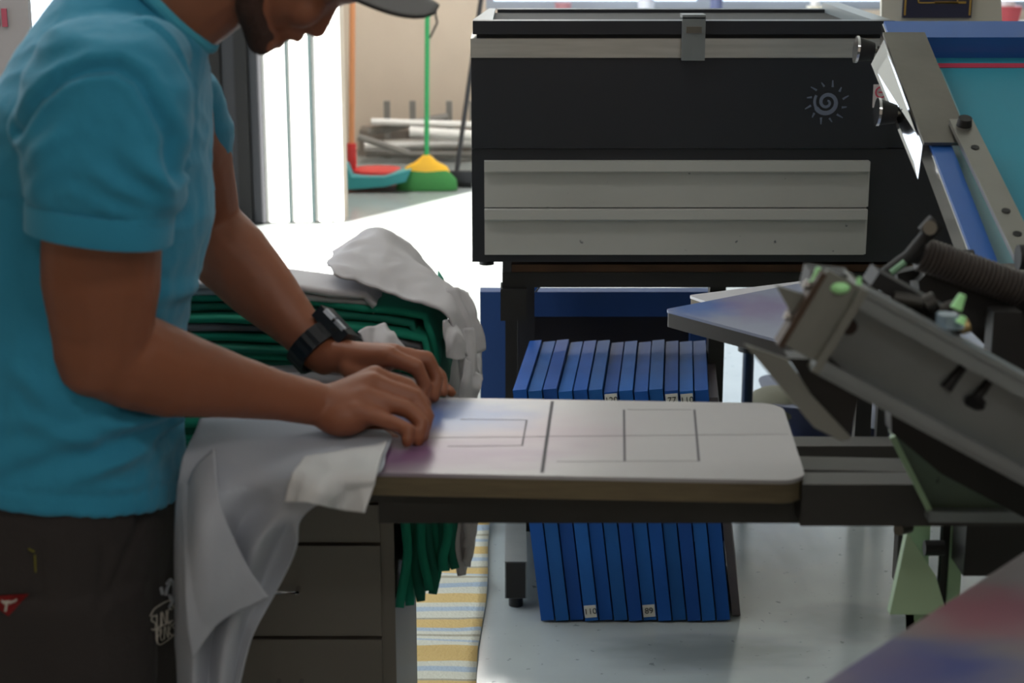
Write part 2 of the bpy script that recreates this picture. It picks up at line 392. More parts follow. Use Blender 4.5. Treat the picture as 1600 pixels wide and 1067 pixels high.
# folded trestle of pale bars lying against the wall
k = 0
rk = empty('pipe_bundle', (-.35, 10.35, 0), 'pale pipes and bars heaped on a low frame by the cream wall', 'pipes')
for (a, b, r) in (((570,228),(740,222),.032), ((575,206),(700,182),.022), ((580,190),(745,195),.02), ((572,244),(745,246),.02), ((640,205),(745,212),.03), ((560,214),(640,240),.02)):
    A = at(*a, 10.3-k*.03); B = at(*b, 10.3-k*.03); A.z = max(A.z, .05); B.z = max(B.z, .05)
    MB().tube([A, B], r).out('pipe', m_white if k % 2 == 0 else m_gry, rk); k += 1
for xx in (605, 645, 702, 738):
    A = at(xx, 190, 10.4); MB().box(A.x-.018, A.x+.018, 10.38, 10.42, 0, .34).out('upright', m_gry, rk)
MB().box(at(560,200,10.4).x, at(745,200,10.4).x, 10.44, 10.64, .0, .16).bevel(.01).out('low_frame', mat('grey_wood', (120,112,104), .7), rk)

# ------------------------------------------------------------------ rug
def rugmat():
    m = bpy.data.materials.new('striped_cotton'); m.use_nodes = True; N = m.node_tree.nodes; L = m.node_tree.links; p = N['Principled BSDF']
    p.inputs['Roughness'].default_value = .9
    tc = N.new('ShaderNodeTexCoord'); sp = N.new('ShaderNodeSeparateXYZ'); L.new(tc.outputs['Object'], sp.inputs[0])
    nz = N.new('ShaderNodeTexNoise'); nz.inputs['Scale'].default_value = 5; L.new(tc.outputs['Object'], nz.inputs['Vector'])
    ma = N.new('ShaderNodeMath'); ma.operation = 'MULTIPLY_ADD'; L.new(nz.outputs[0], ma.inputs[0]); ma.inputs[1].default_value = .03; L.new(sp.outputs[1], ma.inputs[2])
    mo = N.new('ShaderNodeMath'); mo.operation = 'WRAP'; L.new(ma.outputs[0], mo.inputs[0]); mo.inputs[1].default_value = .30; mo.inputs[2].default_value = 0
    mm = N.new('ShaderNodeMath'); mm.operation = 'DIVIDE'; L.new(mo.outputs[0], mm.inputs[0]); mm.inputs[1].default_value = .30
    r = N.new('ShaderNodeValToRGB'); r.color_ramp.interpolation = 'CONSTANT'
    y, wt, bl, gy = (200,172,112), (198,198,184), (160,176,192), (158,154,136)
    st = [(0,y),(.17,wt),(.27,bl),(.33,wt),(.40,gy),(.44,wt),(.50,bl),(.56,y),(.70,gy),(.73,wt),(.84,bl),(.92,wt)]
    e = r.color_ramp.elements
    while len(e) < len(st): e.new(.5)
    for i, (q, c) in enumerate(st): e[i].position = q; e[i].color = (*lin(c), 1)
    L.new(mm.outputs[0], r.inputs[0]); L.new(r.outputs[0], p.inputs['Base Color'])
    n2 = N.new('ShaderNodeTexNoise'); n2.inputs['Scale'].default_value = 160; L.new(tc.outputs['Object'], n2.inputs['Vector'])
    bp = N.new('ShaderNodeBump'); bp.inputs['Strength'].default_value = .6; bp.inputs['Distance'].default_value = .004; L.new(n2.outputs[0], bp.inputs['Height']); L.new(bp.outputs[0], p.inputs['Normal'])
    return m
P = []
for i in range(90):
    y = 2.45 + i*1.68/89; row = []
    for j in range(24):
        s = j/23; x = -.62 + s*(.55+.004*math.sin(y*9)) + (y-3.2)*.02
        z = .007 + .012*max(0, math.sin(y*17+s*1.5))**6 + (.02*max(0, (y-4.04)/.09) if y > 4.04 else 0)
        row.append(V((x, y, z)))
    P.append(row)
o = sheet(P, 'rug', rugmat(), None, (-.35, 3.3, 0), th=.007)
tag(o, 'striped yellow, white and pale blue woven rug on the floor by the drawers', 'rug')
# ------------------------------------------------------------------ exposure unit on its rack
YU = 3.62
XL = at(737, 250, YU).x; XR = at(1512, 300, YU).x; XD = at(1365, 200, YU).x
def zat(py, Y): return at(800, py, Y).z
z0, z1 = zat(410, YU), zat(60, YU)
zmid = zat(232, YU)
ex = empty('exposure_unit', ((XL+XR)/2, YU+.35, z0), 'black screen exposure unit with two long grey drawers and a small sun emblem', 'exposure unit')
YB = YU+.62
MB().box(XL, XR, YU+.006, YB, z0, zmid-.002).bevel(.004).out('lower_body', m_black, ex)
zb = zat(90, YU)
MB().box(XL, XD+.03, YU, YB, zmid, zb-.001).bevel(.004).out('upper_body', m_black, ex)
MB().box(XD+.032, XR, YU+.01, YB, zmid, zb+.02).bevel(.004).out('control_column', m_black, ex)
MB().box(XL-.001, XD+.04, YU-.004, YB, zb, z1).bevel(.003).out('rim_band', m_alu, ex)
for yy in (405,):
    for xx in (XL+.03, XR-.06):
        MB().tube([(xx, YU+.04, z0-.012), (xx, YU+.04, z0)], .016).out('foot', m_blackr, ex)
zl0, zl1 = zat(53, YU), zat(32, YU)
lid = MB().box(XL+.004, XD+.03, YU-.012, YU+.03, zl0, zl1).bevel(.004).out('lid_frame', m_black, ex)
MB().hexa([(XL+.004,YU+.03,zl0),(XL+.045,YU+.03,zl0),(XL+.045,YB,zl0),(XL+.03,YB,zl0),(XL+.004,YU+.03,zl1),(XL+.045,YU+.03,zl1),(XL+.045,YB,zl1-.014),(XL+.03,YB,zl1-.014)]).out('lid_side', mat('grey_lid_side', (130,138,140), .35), ex)
MB().box(XD-.01, XD+.03, YU+.03, YB, zl0, zl1).out('lid_side', MATS['grey_lid_side'], ex)
MB().box(XL+.05, XD+.02, YB-.04, YB, zl0, zl1-.014).out('lid_rear', m_black, ex)
MB().box(XL+.045, XD-.01, YU+.03, YB-.04, zl0+.002, zl1-.022).out('lid_panel', mat('matt_black_panel', (22,24,30), .7), ex)
MB().box(XL+.012, XD+.02, YU+.004, YU+.03, z1, zl0).out('lid_seal', m_blackr, ex)
lx0, lx1 = at(1064, 60, YU).x, at(1100, 60, YU).x
lt = MB().box(lx0, lx1, YU-.024, YU-.013, zat(93, YU), zat(26, YU)).box(lx0, lx1, YU-.024, YU+.03, zat(28,YU), zat(22, YU)).bevel(.002).out('latch', m_zinc, ex)
MB().box(lx0+.008, lx1-.008, YU-.028, YU-.024, zat(50,YU), zat(40,YU)).bevel(.001).out('latch_tongue', m_steel, lt)
# drawers with a turned grip along the top
dx0, dx1 = at(757, 320, YU).x, at(1354, 320, YU).x
for (a, b) in ((250, 324), (325, 398)):
    za, zb_ = zat(a, YU), zat(b, YU)
    prof = [(0,zb_),(0,za-.028),(-.003,za-.025),(-.016,za-.022),(-.016,za-.001),(.02,za-.001),(.02,zb_)]
    d = MB(); d.prism([(y, z) for y, z in prof], (dx0, YU, 0), (0,1,0), (0,0,1), (dx1-dx0, 0, 0)).out('drawer', m_drawer, ex, smooth=.5)
    MB().box(dx1-.001, dx1+.003, YU-.002, YU+.01, zb_+.002, za-.004).out('drawer_edge', m_drawer, d if False else bpy.data.objects[-1] if False else ex)
# emblem: swirl sun
m_emb = mat('grey_blue_print', (96,104,122), .6)
ec = at(1292, 160, YU-.001); k = 1/745
mb = MB(); pts = []
def stroke(mb, pts, ws, y):
    pts = [V((p[0], 0, p[1])) for p in pts]; L = []; R = []
    for i, p in enumerate(pts):
        t = (pts[min(i+1,len(pts)-1)]-pts[max(i-1,0)]).normalized(); nrm = V((-t.z, 0, t.x)); wv = ws[i] if isinstance(ws, list) else ws
        L.append(p+nrm*wv/2); R.append(p-nrm*wv/2)
    for i in range(len(pts)-1):
        q = [L[i], R[i], R[i+1], L[i+1]]
        f = [mb.bm.verts.new((v.x, y, v.z)) for v in q]; g = [mb.bm.verts.new((v.x, y+.0015, v.z)) for v in q]
        mb.bm.faces.new(f); mb.bm.faces.new(g[::-1])
        for a in range(4): mb.bm.faces.new([f[a], f[(a+1)%4], g[(a+1)%4], g[a]])
sp = []; wsx = []
for i in range(60):
    t = i/59; an = -1.2 + t*11.2; rr = (2.5+17.5*t)*k
    sp.append((ec.x+rr*math.cos(an), ec.z-rr*math.sin(an))); wsx.append((3+4.5*t if t < .9 else 4)*k)
stroke(mb, sp, wsx, YU-.0015)
for i in range(12):
    an = i*math.pi/6+.2; ln = (7 if i % 2 else 10)*k; r0 = 25*k
    c_, s_ = math.cos(an), math.sin(an); c2, s2 = math.cos(an+.1), math.sin(an+.1)
    stroke(mb, [(ec.x+r0*c_, ec.z+r0*s_), (ec.x+(r0+ln)*c2, ec.z+(r0+ln)*s2)], [3.2*k, 1.4*k], YU-.0015)
mb.out('sun_emblem', m_emb, ex, smooth=None)
st = at(1376, 150, YU-.001)
stk = MB().box(st.x-.016, st.x+.016, YU-.002, YU+.001, st.z-.024, st.z+.024).out('warning_sticker', mat('sticker_white', (190,185,185), .5), ex)
mb = MB()
stroke(mb, [(st.x+.011*math.cos(i*math.pi/9), st.z+.008+.011*math.sin(i*math.pi/9)) for i in range(19)], .003, YU-.0035)
stroke(mb, [(st.x-.005, st.z+.008), (st.x+.005, st.z+.008)], .003, YU-.0035)
mb.out('red_ring', m_red, stk, smooth=None)
# rack under the unit
rz = zat(417, YU+.03)
rx0 = at(785, 450, YU+.03).x; rx1 = XR-.06
rk = empty('steel_rack', ((rx0+rx1)/2, YU+.3, 0), 'dark steel rack stand carrying the exposure unit over the blue screens', 'rack')
MB().box(rx0, rx1, YU+.03, YU+.07, rz-.045, rz-.012).box(rx0, rx1, YB-.06, YB-.02, rz-.045, rz-.012).box(rx0, rx0+.04, YU+.07, YB-.06, rz-.045, rz-.012).box(rx1-.04, rx1, YU+.07, YB-.06, rz-.045, rz-.012).bevel(.002).out('top_frame', m_rack, rk)
MB().box(rx0+.02, rx1-.02, YU+.035, YB-.03, rz-.012, z0-.012).out('packing_board', m_rust, rk)
for (lx, ly) in ((rx0+.03, YU+.36), (rx1-.04, YU+.03), (rx0, YB-.06), (rx1-.04, YB-.06)):
    MB().box(lx+.004, lx+.044, ly, ly+.04, 0.03, rz-.045).bevel(.002).out('leg', m_rack, rk)
zlug = zat(500, YU+.02)
MB().box(rx0-.004, rx0+.052, YU+.012, YU+.085, zlug, rz-.046).bevel(.003).out('corner_bracket', m_rack, rk)
bx1 = at(1117, 560, YU+.2).x
MB().box(bx1-.018, bx1+.018, YU+.18, YU+.22, .03, rz-.045).bevel(.002).out('divider_post', m_rack, rk)
fx0, fx1 = at(789, 900, 3.58).x, at(823, 900, 3.58).x
MB().box(fx0, fx1, 3.57, 4.35, .028, .115).bevel(.003).out('foot_rail', m_zinc, rk)
MB().box(fx0+.003, fx1-.003, 3.566, 3.57, .03, .113).out('rail_end_cap', m_rack, rk)
for yy in (3.60, 4.3): MB().tube([((fx0+fx1)/2, yy, 0), ((fx0+fx1)/2, yy, .03)], .016).out('rail_foot', m_blackr, rk)

# ------------------------------------------------------------------ screens stored upright
def frame_mesh(mb, W, H, T, bar):    # in local axes: y length, z height, x thickness
    mb.box(0, T, 0, bar, 0, H); mb.box(0, T, W-bar, W, 0, H); mb.box(0, T, bar, W-bar, 0, bar); mb.box(0, T, bar, W-bar, H-bar, H)
m_bl = [mat('blue_screen_paint_%d' % i, c, .6, var=.25, vscale=9, spec=.3, speck=(26,.72,(24,44,80))) for i, c in enumerate(((22,90,178),(30,102,186),(20,80,164),(26,94,170)))]
xb0, xt0 = at(845, 960, 3.5).x, at(800, 612, 3.5).x
xb1 = at(1143, 962, 3.5).x
H0 = zat(612, 3.5)
T = (xb1-xb0)/13
lean = -math.atan((xb0-xt0)/H0)
tops = [.0, -.002, .001, -.003, -.001, .0, -.004, -.002, -.003, .001, -.001, -.002, -.001]
words = {3:('110', .035), 7:('89', .035)}
wtop = {6:'120', 10:'77', 11:'110'}
ordn = ['outermost left', 'second from the left', 'third from the left', 'fourth from the left, tagged 110', 'fifth from the left', 'sixth from the left', 'seventh from the left', 'eighth from the left, tagged 89', 'ninth from the left', 'tenth from the left', 'eleventh from the left', 'second from the right', 'outermost right']
for i in range(13):
    e = empty('printing_screen', (xb0+i*T+.0008, 3.5+random.uniform(0,.008), .004), 'narrow blue screen frame stored on edge in the rack, '+ordn[i], 'screen frame', 'blue screen frames stored in the rack')
    e.rotation_euler.y = lean; e.rotation_euler.z = -.095
    def loc(mb, name, m, par=e, sm=.6):
        bmesh.ops.recalc_face_normals(mb.bm, faces=mb.bm.faces)
        me = bpy.data.meshes.new(name); mb.bm.to_mesh(me); mb.bm.free(); o = bpy.data.objects.new(name, me); COL.objects.link(o); o.parent = par
        me.materials.append(m); me.polygons.foreach_set('use_smooth', [True]*len(me.polygons)); me.set_sharp_from_angle(angle=sm); return o
    mb = MB(); frame_mesh(mb, .42, H0+tops[i], T-.0035, .035); mb.bevel(.0025); fr = loc(mb, 'frame', m_bl[(i*7) % 4])
    mb = MB(); mb.box(.001, .003, .03, .39, .03, H0-.03); loc(mb, 'mesh', m_meshy)
    for (dct, zz) in ((words, .022), (wtop, H0-.022)):
        if i in dct:
            t = dct[i] if isinstance(dct[i], str) else dct[i][0]
            mb = MB(); mb.box(.001, T-.005, -.0012, .001, zz-.014, zz+.014); lb = loc(mb, 'label', m_paper)
            me = text_mesh(t, .019, .0003); me.transform(Matrix.Translation((T/2-.002, -.0018, zz)) @ Matrix.Rotation(math.pi/2, 4, 'X'))
            o = bpy.data.objects.new('number', me); COL.objects.link(o); o.parent = lb; me.materials.append(m_ink)
# grey divider leaning after the last screen
e = MB().prism([(0,0),(.018,0),(.018-.065,.50),(-.065,.50)], (xb1+.006, 3.53, .004), (1,0,0), (0,0,1), (.034,.36,0)).out('divider_board', mat('grey_board', (98,92,96), .6), None, (xb1, 3.7, 0), None)
tag(e, 'grey board leaning against the right end of the row of blue frames', 'board')
# big dark-blue frame standing behind them
Yg = 4.3
A = at(750, 456, Yg); B = at(1120, 456, Yg)
bf = empty('large_screen_frame', ((A.x+B.x)/2, Yg, 0), 'large dark blue screen frame standing behind the row of small blue frames', 'screen frame')
mb = MB(); mb.box(A.x, A.x+.065, Yg, Yg+.05, 0.001, A.z).box(B.x-.065, B.x, Yg, Yg+.05, .001, A.z).box(A.x+.065, B.x-.065, Yg, Yg+.05, A.z-.065, A.z).box(A.x+.065, B.x-.065, Yg, Yg+.05, .001, .065).bevel(.008).out('frame', m_blued, bf)
MB().box(A.x+.06, B.x-.06, Yg+.035, Yg+.038, .06, A.z-.06).out('mesh', mat('dark_mesh', (22,16,20), .6), bf)
# clutter seen between rack rail and big frame
o = MB().tube([at(832,452,4.2), at(842,440,4.2)], .012).tube([at(842,440,4.2), at(1085,441,4.2)], .006).out('bracket_rod', m_chrome, rk)
for i, c in enumerate(((15,16,18),(120,60,50))):
    pass

# ------------------------------------------------------------------ navy bin and pole right of the rack
Yn = 4.75
bn = empty('storage_bin', (at(1290,660,Yn).x, Yn+.2, 0), 'navy blue bin under the press with an olive sack on top', 'bin')
x0, x1 = at(1205, 680, Yn).x, at(1440, 680, Yn).x
zt = zat(640, Yn)
MB().loft([((.5*(x0+x1),Yn+.2,0),(.15,0,0),(0,.15,0)), ((.5*(x0+x1),Yn+.2,zt),(.5*(x1-x0),0,0),(0,.19,0))], 28, 5).out('bin_body', mat('navy_plastic', (16,24,58), .45), bn)
o = MB().ell((at(1225,625,Yn+.1).x, Yn+.15, zat(640, Yn+.15)+.02), (.10, .12, .045)).out('olive_sack', mat('olive_canvas', (84,82,66), .8, bump=.4, bscale=20), None, (at(1225,625,Yn).x, Yn+.15, zt))
tag(o, 'crumpled olive sack lying on the navy bin, beyond the pale platen', 'sack')
o = MB().ell((at(1366,655,4.70).x, 4.70, zt+.06), (.045, .06, .10)).out('plastic_bag', mat('white_plastic_film', (225,225,235), .3, bump=.8, bscale=25), None, (at(1366,655,4.70).x, 4.70, zt))
tag(o, 'white crumpled plastic bag standing on the navy bin behind the press', 'bag')
pl = empty('pole_stand', (at(1168,600,4.6).x, 4.6, 0), 'dark blue-black steel pole standing beyond the blue grey platen, right of the blue frames', 'pole')
x = pl.location.x
MB().tube([(x,4.6,.02),(x,4.6,zat(545,4.6))], .016).out('pole', mat('blueblack_steel', (30,44,62), .3, .5), pl)
MB().tube([(x,4.6,0),(x,4.6,.02)], .11, 24).out('base', m_blackr, pl)
MB().tube([(x,4.6,zat(548,4.6)),(x,4.6,zat(540,4.6))], .03).out('cap', m_blackr, pl)
# framed certificate, things on the window ledge
Yc = 4.45
cf = empty('certificate_stand', (at(1452,10,Yc).x, Yc, 0), 'framed dark blue certificate with gold border on a pale board above the blue screen', 'certificate')
x0, x1 = at(1378,20,Yc).x, at(1560,20,Yc).x
MB().prism([(x0,zat(40,Yc)),(x1+.012,zat(40,Yc)),(x1-.02,zat(-140,Yc)),(x0-.01,zat(-140,Yc))], (0,Yc,0), (1,0,0), (0,0,1), (0,.02,0)).out('backing_board', mat('cream_board', (196,192,180), .6), cf)
a, b = at(1410,28,Yc-.01), at(1527,-120,Yc-.01)
MB().box(a.x, b.x, Yc-.012, Yc-.001, a.z, b.z).out('certificate', mat('navy_print', (34,36,62), .4), cf)
mg = mat('gold_print', (170,135,60), .4)
for (q, wd) in ((.003,.004), (.036,.003)):
    mb = MB(); X0, X1, Z0, Z1 = a.x+q, b.x-q, a.z+q*.9+.004, b.z-q
    mb.box(X0, X0+wd, Yc-.014, Yc-.012, Z0, Z1).box(X1-wd, X1, Yc-.014, Yc-.012, Z0, Z1).box(X0, X1, Yc-.014, Yc-.012, Z1-wd, Z1)
    if q > .01: mb.box(X0, X1, Yc-.014, Yc-.012, Z0, Z0+wd)
    mb.out('gold_border', mg, cf)
c = at(1482, 3, Yc-.014); MB().box(c.x-.035, c.x+.045, Yc-.014, Yc-.012, c.z-.004, c.z+.001).box(c.x-.045, c.x+.055, Yc-.014, Yc-.012, c.z+.006, c.z+.012).out('gold_lines', mg, cf)
MB().box(x0+.05, x0+.08, Yc+.02, Yc+.05, 0, zat(0,Yc)).box(x1-.08, x1-.05, Yc+.02, Yc+.05, 0, zat(0,Yc)).out('post', m_rack, cf)
MB().box(x0, x1, Yc-.02, Yc+.2, 0, .03).out('stand_foot', m_rack, cf)
tbz = .80
sh = empty('window_shelf', (2.2, 10.4, 0), 'pale shelf under the back windows carrying small items', 'shelf')
MB().box(-.1, 5.0, 10.30, 10.68, tbz-.03, tbz).bevel(.004).out('shelf_top', m_white, sh)
for xx in (.0, 1.6, 3.2, 4.8): MB().box(xx, xx+.05, 10.4, 10.6, 0, tbz-.03).out('bracket', m_white, sh)
items = [('flowerpot', 880, 'pinkish potted plant on the window shelf, left of the clamp', 'plant', (170,120,130), .05, .12), ('jar', 1010, 'small pale jar on the window shelf', 'jar', (200,205,220), .05, .14),
         ('bottle', 1120, 'slate blue bottle on the window shelf, right of the clamp', 'bottle', (90,100,140), .04, .2), ('carton', 1275, 'small white carton on the window shelf near the certificate', 'carton', (220,215,200), .05, .10), ('box', 1575, 'red and white item on the window shelf at the right edge', 'box', (200,90,100), .08, .10)]
for nm, px, lb, ct, c, r, h in items:
    q = at(px, 10, 10.4); root = empty(nm, (q.x, 10.42, tbz), lb, ct)
    MB().loft([((q.x,10.42,tbz),(r*.8,0,0),(0,r*.8,0)), ((q.x,10.42,tbz+h),(r,0,0),(0,r,0))], 16, 5 if nm in ('box','carton') else 2).out('body', mat('item_'+nm, c, .5), root)
    if nm == 'flowerpot':
        for j in range(9):
            an = j*2.4; MB().ell((q.x+.07*math.cos(an), 10.42+.05*math.sin(an), tbz+.17+.03*(j%3)), (.05,.02,.03)).out('leaf', mat('item_leaf', (150,110,120), .6), root)
    else: MB().tube([(q.x,10.42,tbz+h),(q.x,10.42,tbz+h+.03)], r*.6).out('cap', mat('item_cap', (230,230,235), .5), root)
# ------------------------------------------------------------------ printing press
PC = V((.97, 1.90, 0)); ZP = .92
pr = empty('screen_printing_press', (PC.x, PC.y, 0), 'carousel screen printing press with flat platens on steel arms at the right', 'printing press')
def pb(px, py):
    q = atz(px, py, ZP) - PC; return (q.x, q.y, ZP)
def rrect(x0, x1, y0, y1, r, n=6, flare=0):
    pts = []
    for (cx, cy, a0) in ((x1-r, y0+r, -90), (x1-r, y1-r, 0), (x0+r, y1-r, 90), (x0+r, y0+r, 180)):
        for i in range(n+1):
            a = math.radians(a0+90*i/n); pts.append((cx+r*math.cos(a), cy+r*math.sin(a)))
    return pts
def platen(ang, r0, r1, w, mtop, blobs_name, z=ZP, cr=.03, edge=m_ply, armw=.05, marks=False, r_in=.08):
    """board on an arm from the hub; ang = outward direction in degrees"""
    a = math.radians(ang); d = V((math.cos(a), math.sin(a), 0)); s = V((-d.y, d.x, 0))
    o = PC + V((0, 0, z))
    b = MB(); b.prism(rrect(r0, r1, -w/2, w/2, cr), o-V((0,0,.0045)), d, s, (0,0,.0045)); b.bevel(.0012,1)
    top = b.out('platen', mtop, pr)
    b = MB(); b.prism(rrect(r0+.001, r1-.001, -w/2+.001, w/2-.001, cr), o-V((0,0,.027)), d, s, (0,0,.0225)); b.bevel(.001,1)
    b.out('platen_core', edge, top)
    arm = MB(); arm.obox(o+d*((r_in+r1-.1)/2)-V((0,0,.050)), d*((r1-.1-r_in)/2), s*armw/2, (0,0,.021)); arm.bevel(.003)
    arm.out('platen_arm', m_dsteel, pr)
    return top, o, d, s
mt_front = mat('pale_platen', (162,159,161), .3, var=.06, vscale=5, bump=.03, bscale=20, speck=(60,.76,(110,105,110)),
    blobs=[(pb(790,680), (.19,.13,.5), (146,112,132), .6), (pb(650,712), (.22,.085,.5), (112,70,112), .9), (pb(715,650), (.13,.085,.5), (76,106,164), .95)])
FA = 176.6
top, o, d, s = platen(FA, .64, 1.235, .298, mt_front, 'front')
# ruled guide lines on the front platen
g = MB()
def ln(p, q, w=.0016):
    a = atz(*p, ZP+.0002); b = atz(*q, ZP+.0002); g.bar(a, b, w, .0003)
ln((863,627),(847,738),.004); ln((975,640),(976,720),.0026); ln((1085,640),(1092,720),.0026); ln((823,656),(816,696),.0018)
g.out('guide_lines', m_line, top); g = MB()
ln((980,640),(1080,640),.0002); ln((720,655),(822,656),.0006); ln((700,697),(816,696),.0004); ln((620,684),(1232,678),.0005); ln((870,721),(1090,720),.0002)
g.out('faint_lines', m_faint, top)
# under-frame beams of the front arm: double box tube
a0, a1 = at(588, 792, 1.86), at(1440, 790, 1.86)
MB().box(at(592,800,1.85).x, .74, 1.845, 1.905, at(800,815,1.85).z, ZP-.031).bevel(.003).out('support_beam', m_dsteel, pr)
p0, p1 = at(1242, 790, 1.84), at(1480, 790, 1.84)
MB().box(p0.x, .62, 1.80, 1.842, at(800,822,1.80).z, at(800,757,1.80).z).bevel(.003).out('arm_sleeve', mat('grey_steel_sleeve', (66,64,62), .4, .5, var=.15), pr)
MB().box(at(1180,700,2.08).x, .72, 2.08, 2.12, at(800,748,2.08).z, at(800,697,2.08).z).bevel(.003).out('rear_beam', mat('grey_steel_sleeve', (66,64,62)), pr)
# near platen, bottom right, out of focus
mt_near = mat('smudged_platen', (118,112,112), .45, var=.1, vscale=6,
    blobs=[(pb(1560,955), (.12,.08,.5), (128,58,76), .62), (pb(1430,1045), (.13,.08,.5), (48,60,120), .85), (pb(1330,1040), (.1,.06,.5), (96,84,104), .5)])
platen(229.6, .52, 1.12, .30, mt_near, 'near')
mt_far = mat('blue_grey_platen', (150,156,176), .22, var=.1, vscale=6,
    blobs=[(pb(1090,478), (.09,.10,.5), (56,98,168), .8), (pb(1190,480), (.09,.12,.5), (120,100,140), .6)])
platen(128.0, .50, 1.00, .30, mt_far, 'far', cr=.008, edge=mat('dark_edge', (48,44,40), .6))
platen(118.0, .50, 1.15, .30, mat('pale_platen_board', (200,198,202), .3), 'back', z=.885, cr=.008)
platen(-80.0+0, .50, .60, .05, m_zinc, 'stub') if False else None
# hub, column and pale green frame
MB().tube([PC+V((0,0,.80)), PC+V((0,0,.885))], .17, 32).out('hub', m_dsteel, pr)
MB().tube([PC+V((0,0,.0)), PC+V((0,0,1.0))], .07, 24).out('column', m_mint, pr)
for an in (215, 330, 30):
    a = math.radians(an); d = V((math.cos(a), math.sin(a), 0)); s2 = V((-d.y, d.x, 0))
    MB().prism([(0.05,0),(.40,0),(.40,.04),(.09,.60),(.05,.60)], PC+V((0,0,.0))-s2*.01, d, (0,0,1), s2*.02).out('gusset_leg', m_mint, pr)
# pale green bracket seen under the print head
Yk = 1.78
mb = MB(); q = [at(1393,680,Yk), at(1452,797,Yk), at(1572,802,Yk), at(1600,740,Yk), at(1470,660,Yk)]
mb.prism([(v.x, v.z) for v in q], (0,Yk,0), (1,0,0), (0,0,1), (0,.02,0)).out('head_bracket', mat('dull_green_paint', (92,112,96), .5, var=.3, vscale=12, speck=(40,.68,(30,36,32))), pr)
MB().bar(q[1]+V((-.003,-.004,-.003)), q[2]+V((.05,-.004,0)), .02, .012).out('bracket_lip', m_zinc, pr)
MB().bar(q[0]+V((0,-.004,0)), q[1]+V((0,-.004,0)), .006, .006).out('bracket_edge', m_mint, pr)
Yq = 2.05
a, b = at(1462,810,Yq), at(1508,810,Yq)
MB().box(b.x-.016, b.x, Yq, Yq+.02, .2, a.z+.05).bevel(.002).out('green_post', m_mint, pr)
MB().box(a.x+.012, b.x-.016, Yq+.005, Yq+.02, .2, a.z+.05).out('slot', m_blackr, pr)
MB().prism([(at(1420,820,Yq).x, at(800,818,Yq).z),(at(1464,820,Yq).x, at(800,818,Yq).z),(at(1464,820,Yq).x,.30),(at(1380,900,Yq).x+.1,.30)], (0,Yq+.03,0), (1,0,0), (0,0,1), (0,.02,0)).out('green_plate', m_mint, pr)
v = [at(1418,832,Yq-.03), at(1462,900,Yq-.03), at(1480,960,Yq-.03), at(1390,960,Yq-.03)]
MB().prism([(p.x, p.z) for p in v], (0,Yq-.03,0), (1,0,0), (0,0,1), (0,.015,0)).out('gusset', mat('light_mint', (186,214,178), .5), pr)
MB().tube([at(1444,856,Yq-.01), at(1475,856,Yq-.01)], .010).out('bolt', m_ink, pr)
MB().tube([at(1404,828,Yq-.05), at(1420,824,Yq-.03)], .007).out('bolt', m_steel, pr)

# print head: tilted steel channel
YH = 1.60
A = at(1305, 505, YH); sl = V((1, 0, -.545)).normalized(); up = V((sl.z*-1, 0, sl.x)).normalized(); up = V((-sl.z, 0, sl.x))
hz = .090
def hp(l, h, y=0): return A + sl*l + up*h + V((0, y, 0))
Lh = .50
mb = MB()
mb.obox(hp(Lh/2, 0, .0), sl*Lh/2, (0,.002,0), up*hz/2)                         # web
mb.obox(hp(Lh/2, hz/2-.002, -.018), sl*Lh/2, (0,.018,0), up*.003)             # top flange
mb.obox(hp(Lh/2, -hz/2+.002, -.018), sl*Lh/2, (0,.018,0), up*.003)            # bottom flange
mb.obox(hp(Lh/2, hz/2-.012, -.036), sl*Lh/2, (0,.002,0), up*.006)
mb.obox(hp(Lh/2, -hz/2+.009, -.036), sl*Lh/2, (0,.002,0), up*.005)
mb.bevel(.0015).out('head_channel', m_zinc, pr)
MB().obox(hp(Lh/2, 0, .03), sl*Lh/2, (0,.024,0), up*hz*.46).out('channel_back', m_dsteel, pr)
# end plate with rusty slot
mb = MB(); mb.obox(hp(-.004, 0, -.0), sl*.004, (0,.042,0), up*hz/2).obox(hp(-.022,.004,-.03), sl*.02, (0,.003,0), up*hz*.45).bevel(.002).out('end_plate', m_sage, pr)
MB().obox(hp(-.043, .0, -.022), sl*.003, (0,.012,0), up*.040).bevel(.002).out('slot_plate', mat('rusty_steel', (88,70,56), .6, .4, var=.4, vscale=30), pr)
for h in (.022, -.012): MB().tube([hp(-.047,h,-.022), hp(-.052,h,-.022)], .005).out('slot_bolt', m_chrome, pr)
MB().tube([hp(.012,.004,-.002), hp(.012,.004,-.006)], .008).out('channel_hole', mat('dark_rust', (40,26,18), .8), pr)
for l in (.155, .125): MB().tube([hp(l+.004,.022,-.003), hp(l,-.004,-.006)], [.004,.006]).out('pin', m_ink, pr)
MB().tube([hp(.157,.0,-.006), hp(.157,-.004,-.009)], .010).out('pin_head', m_ink, pr)
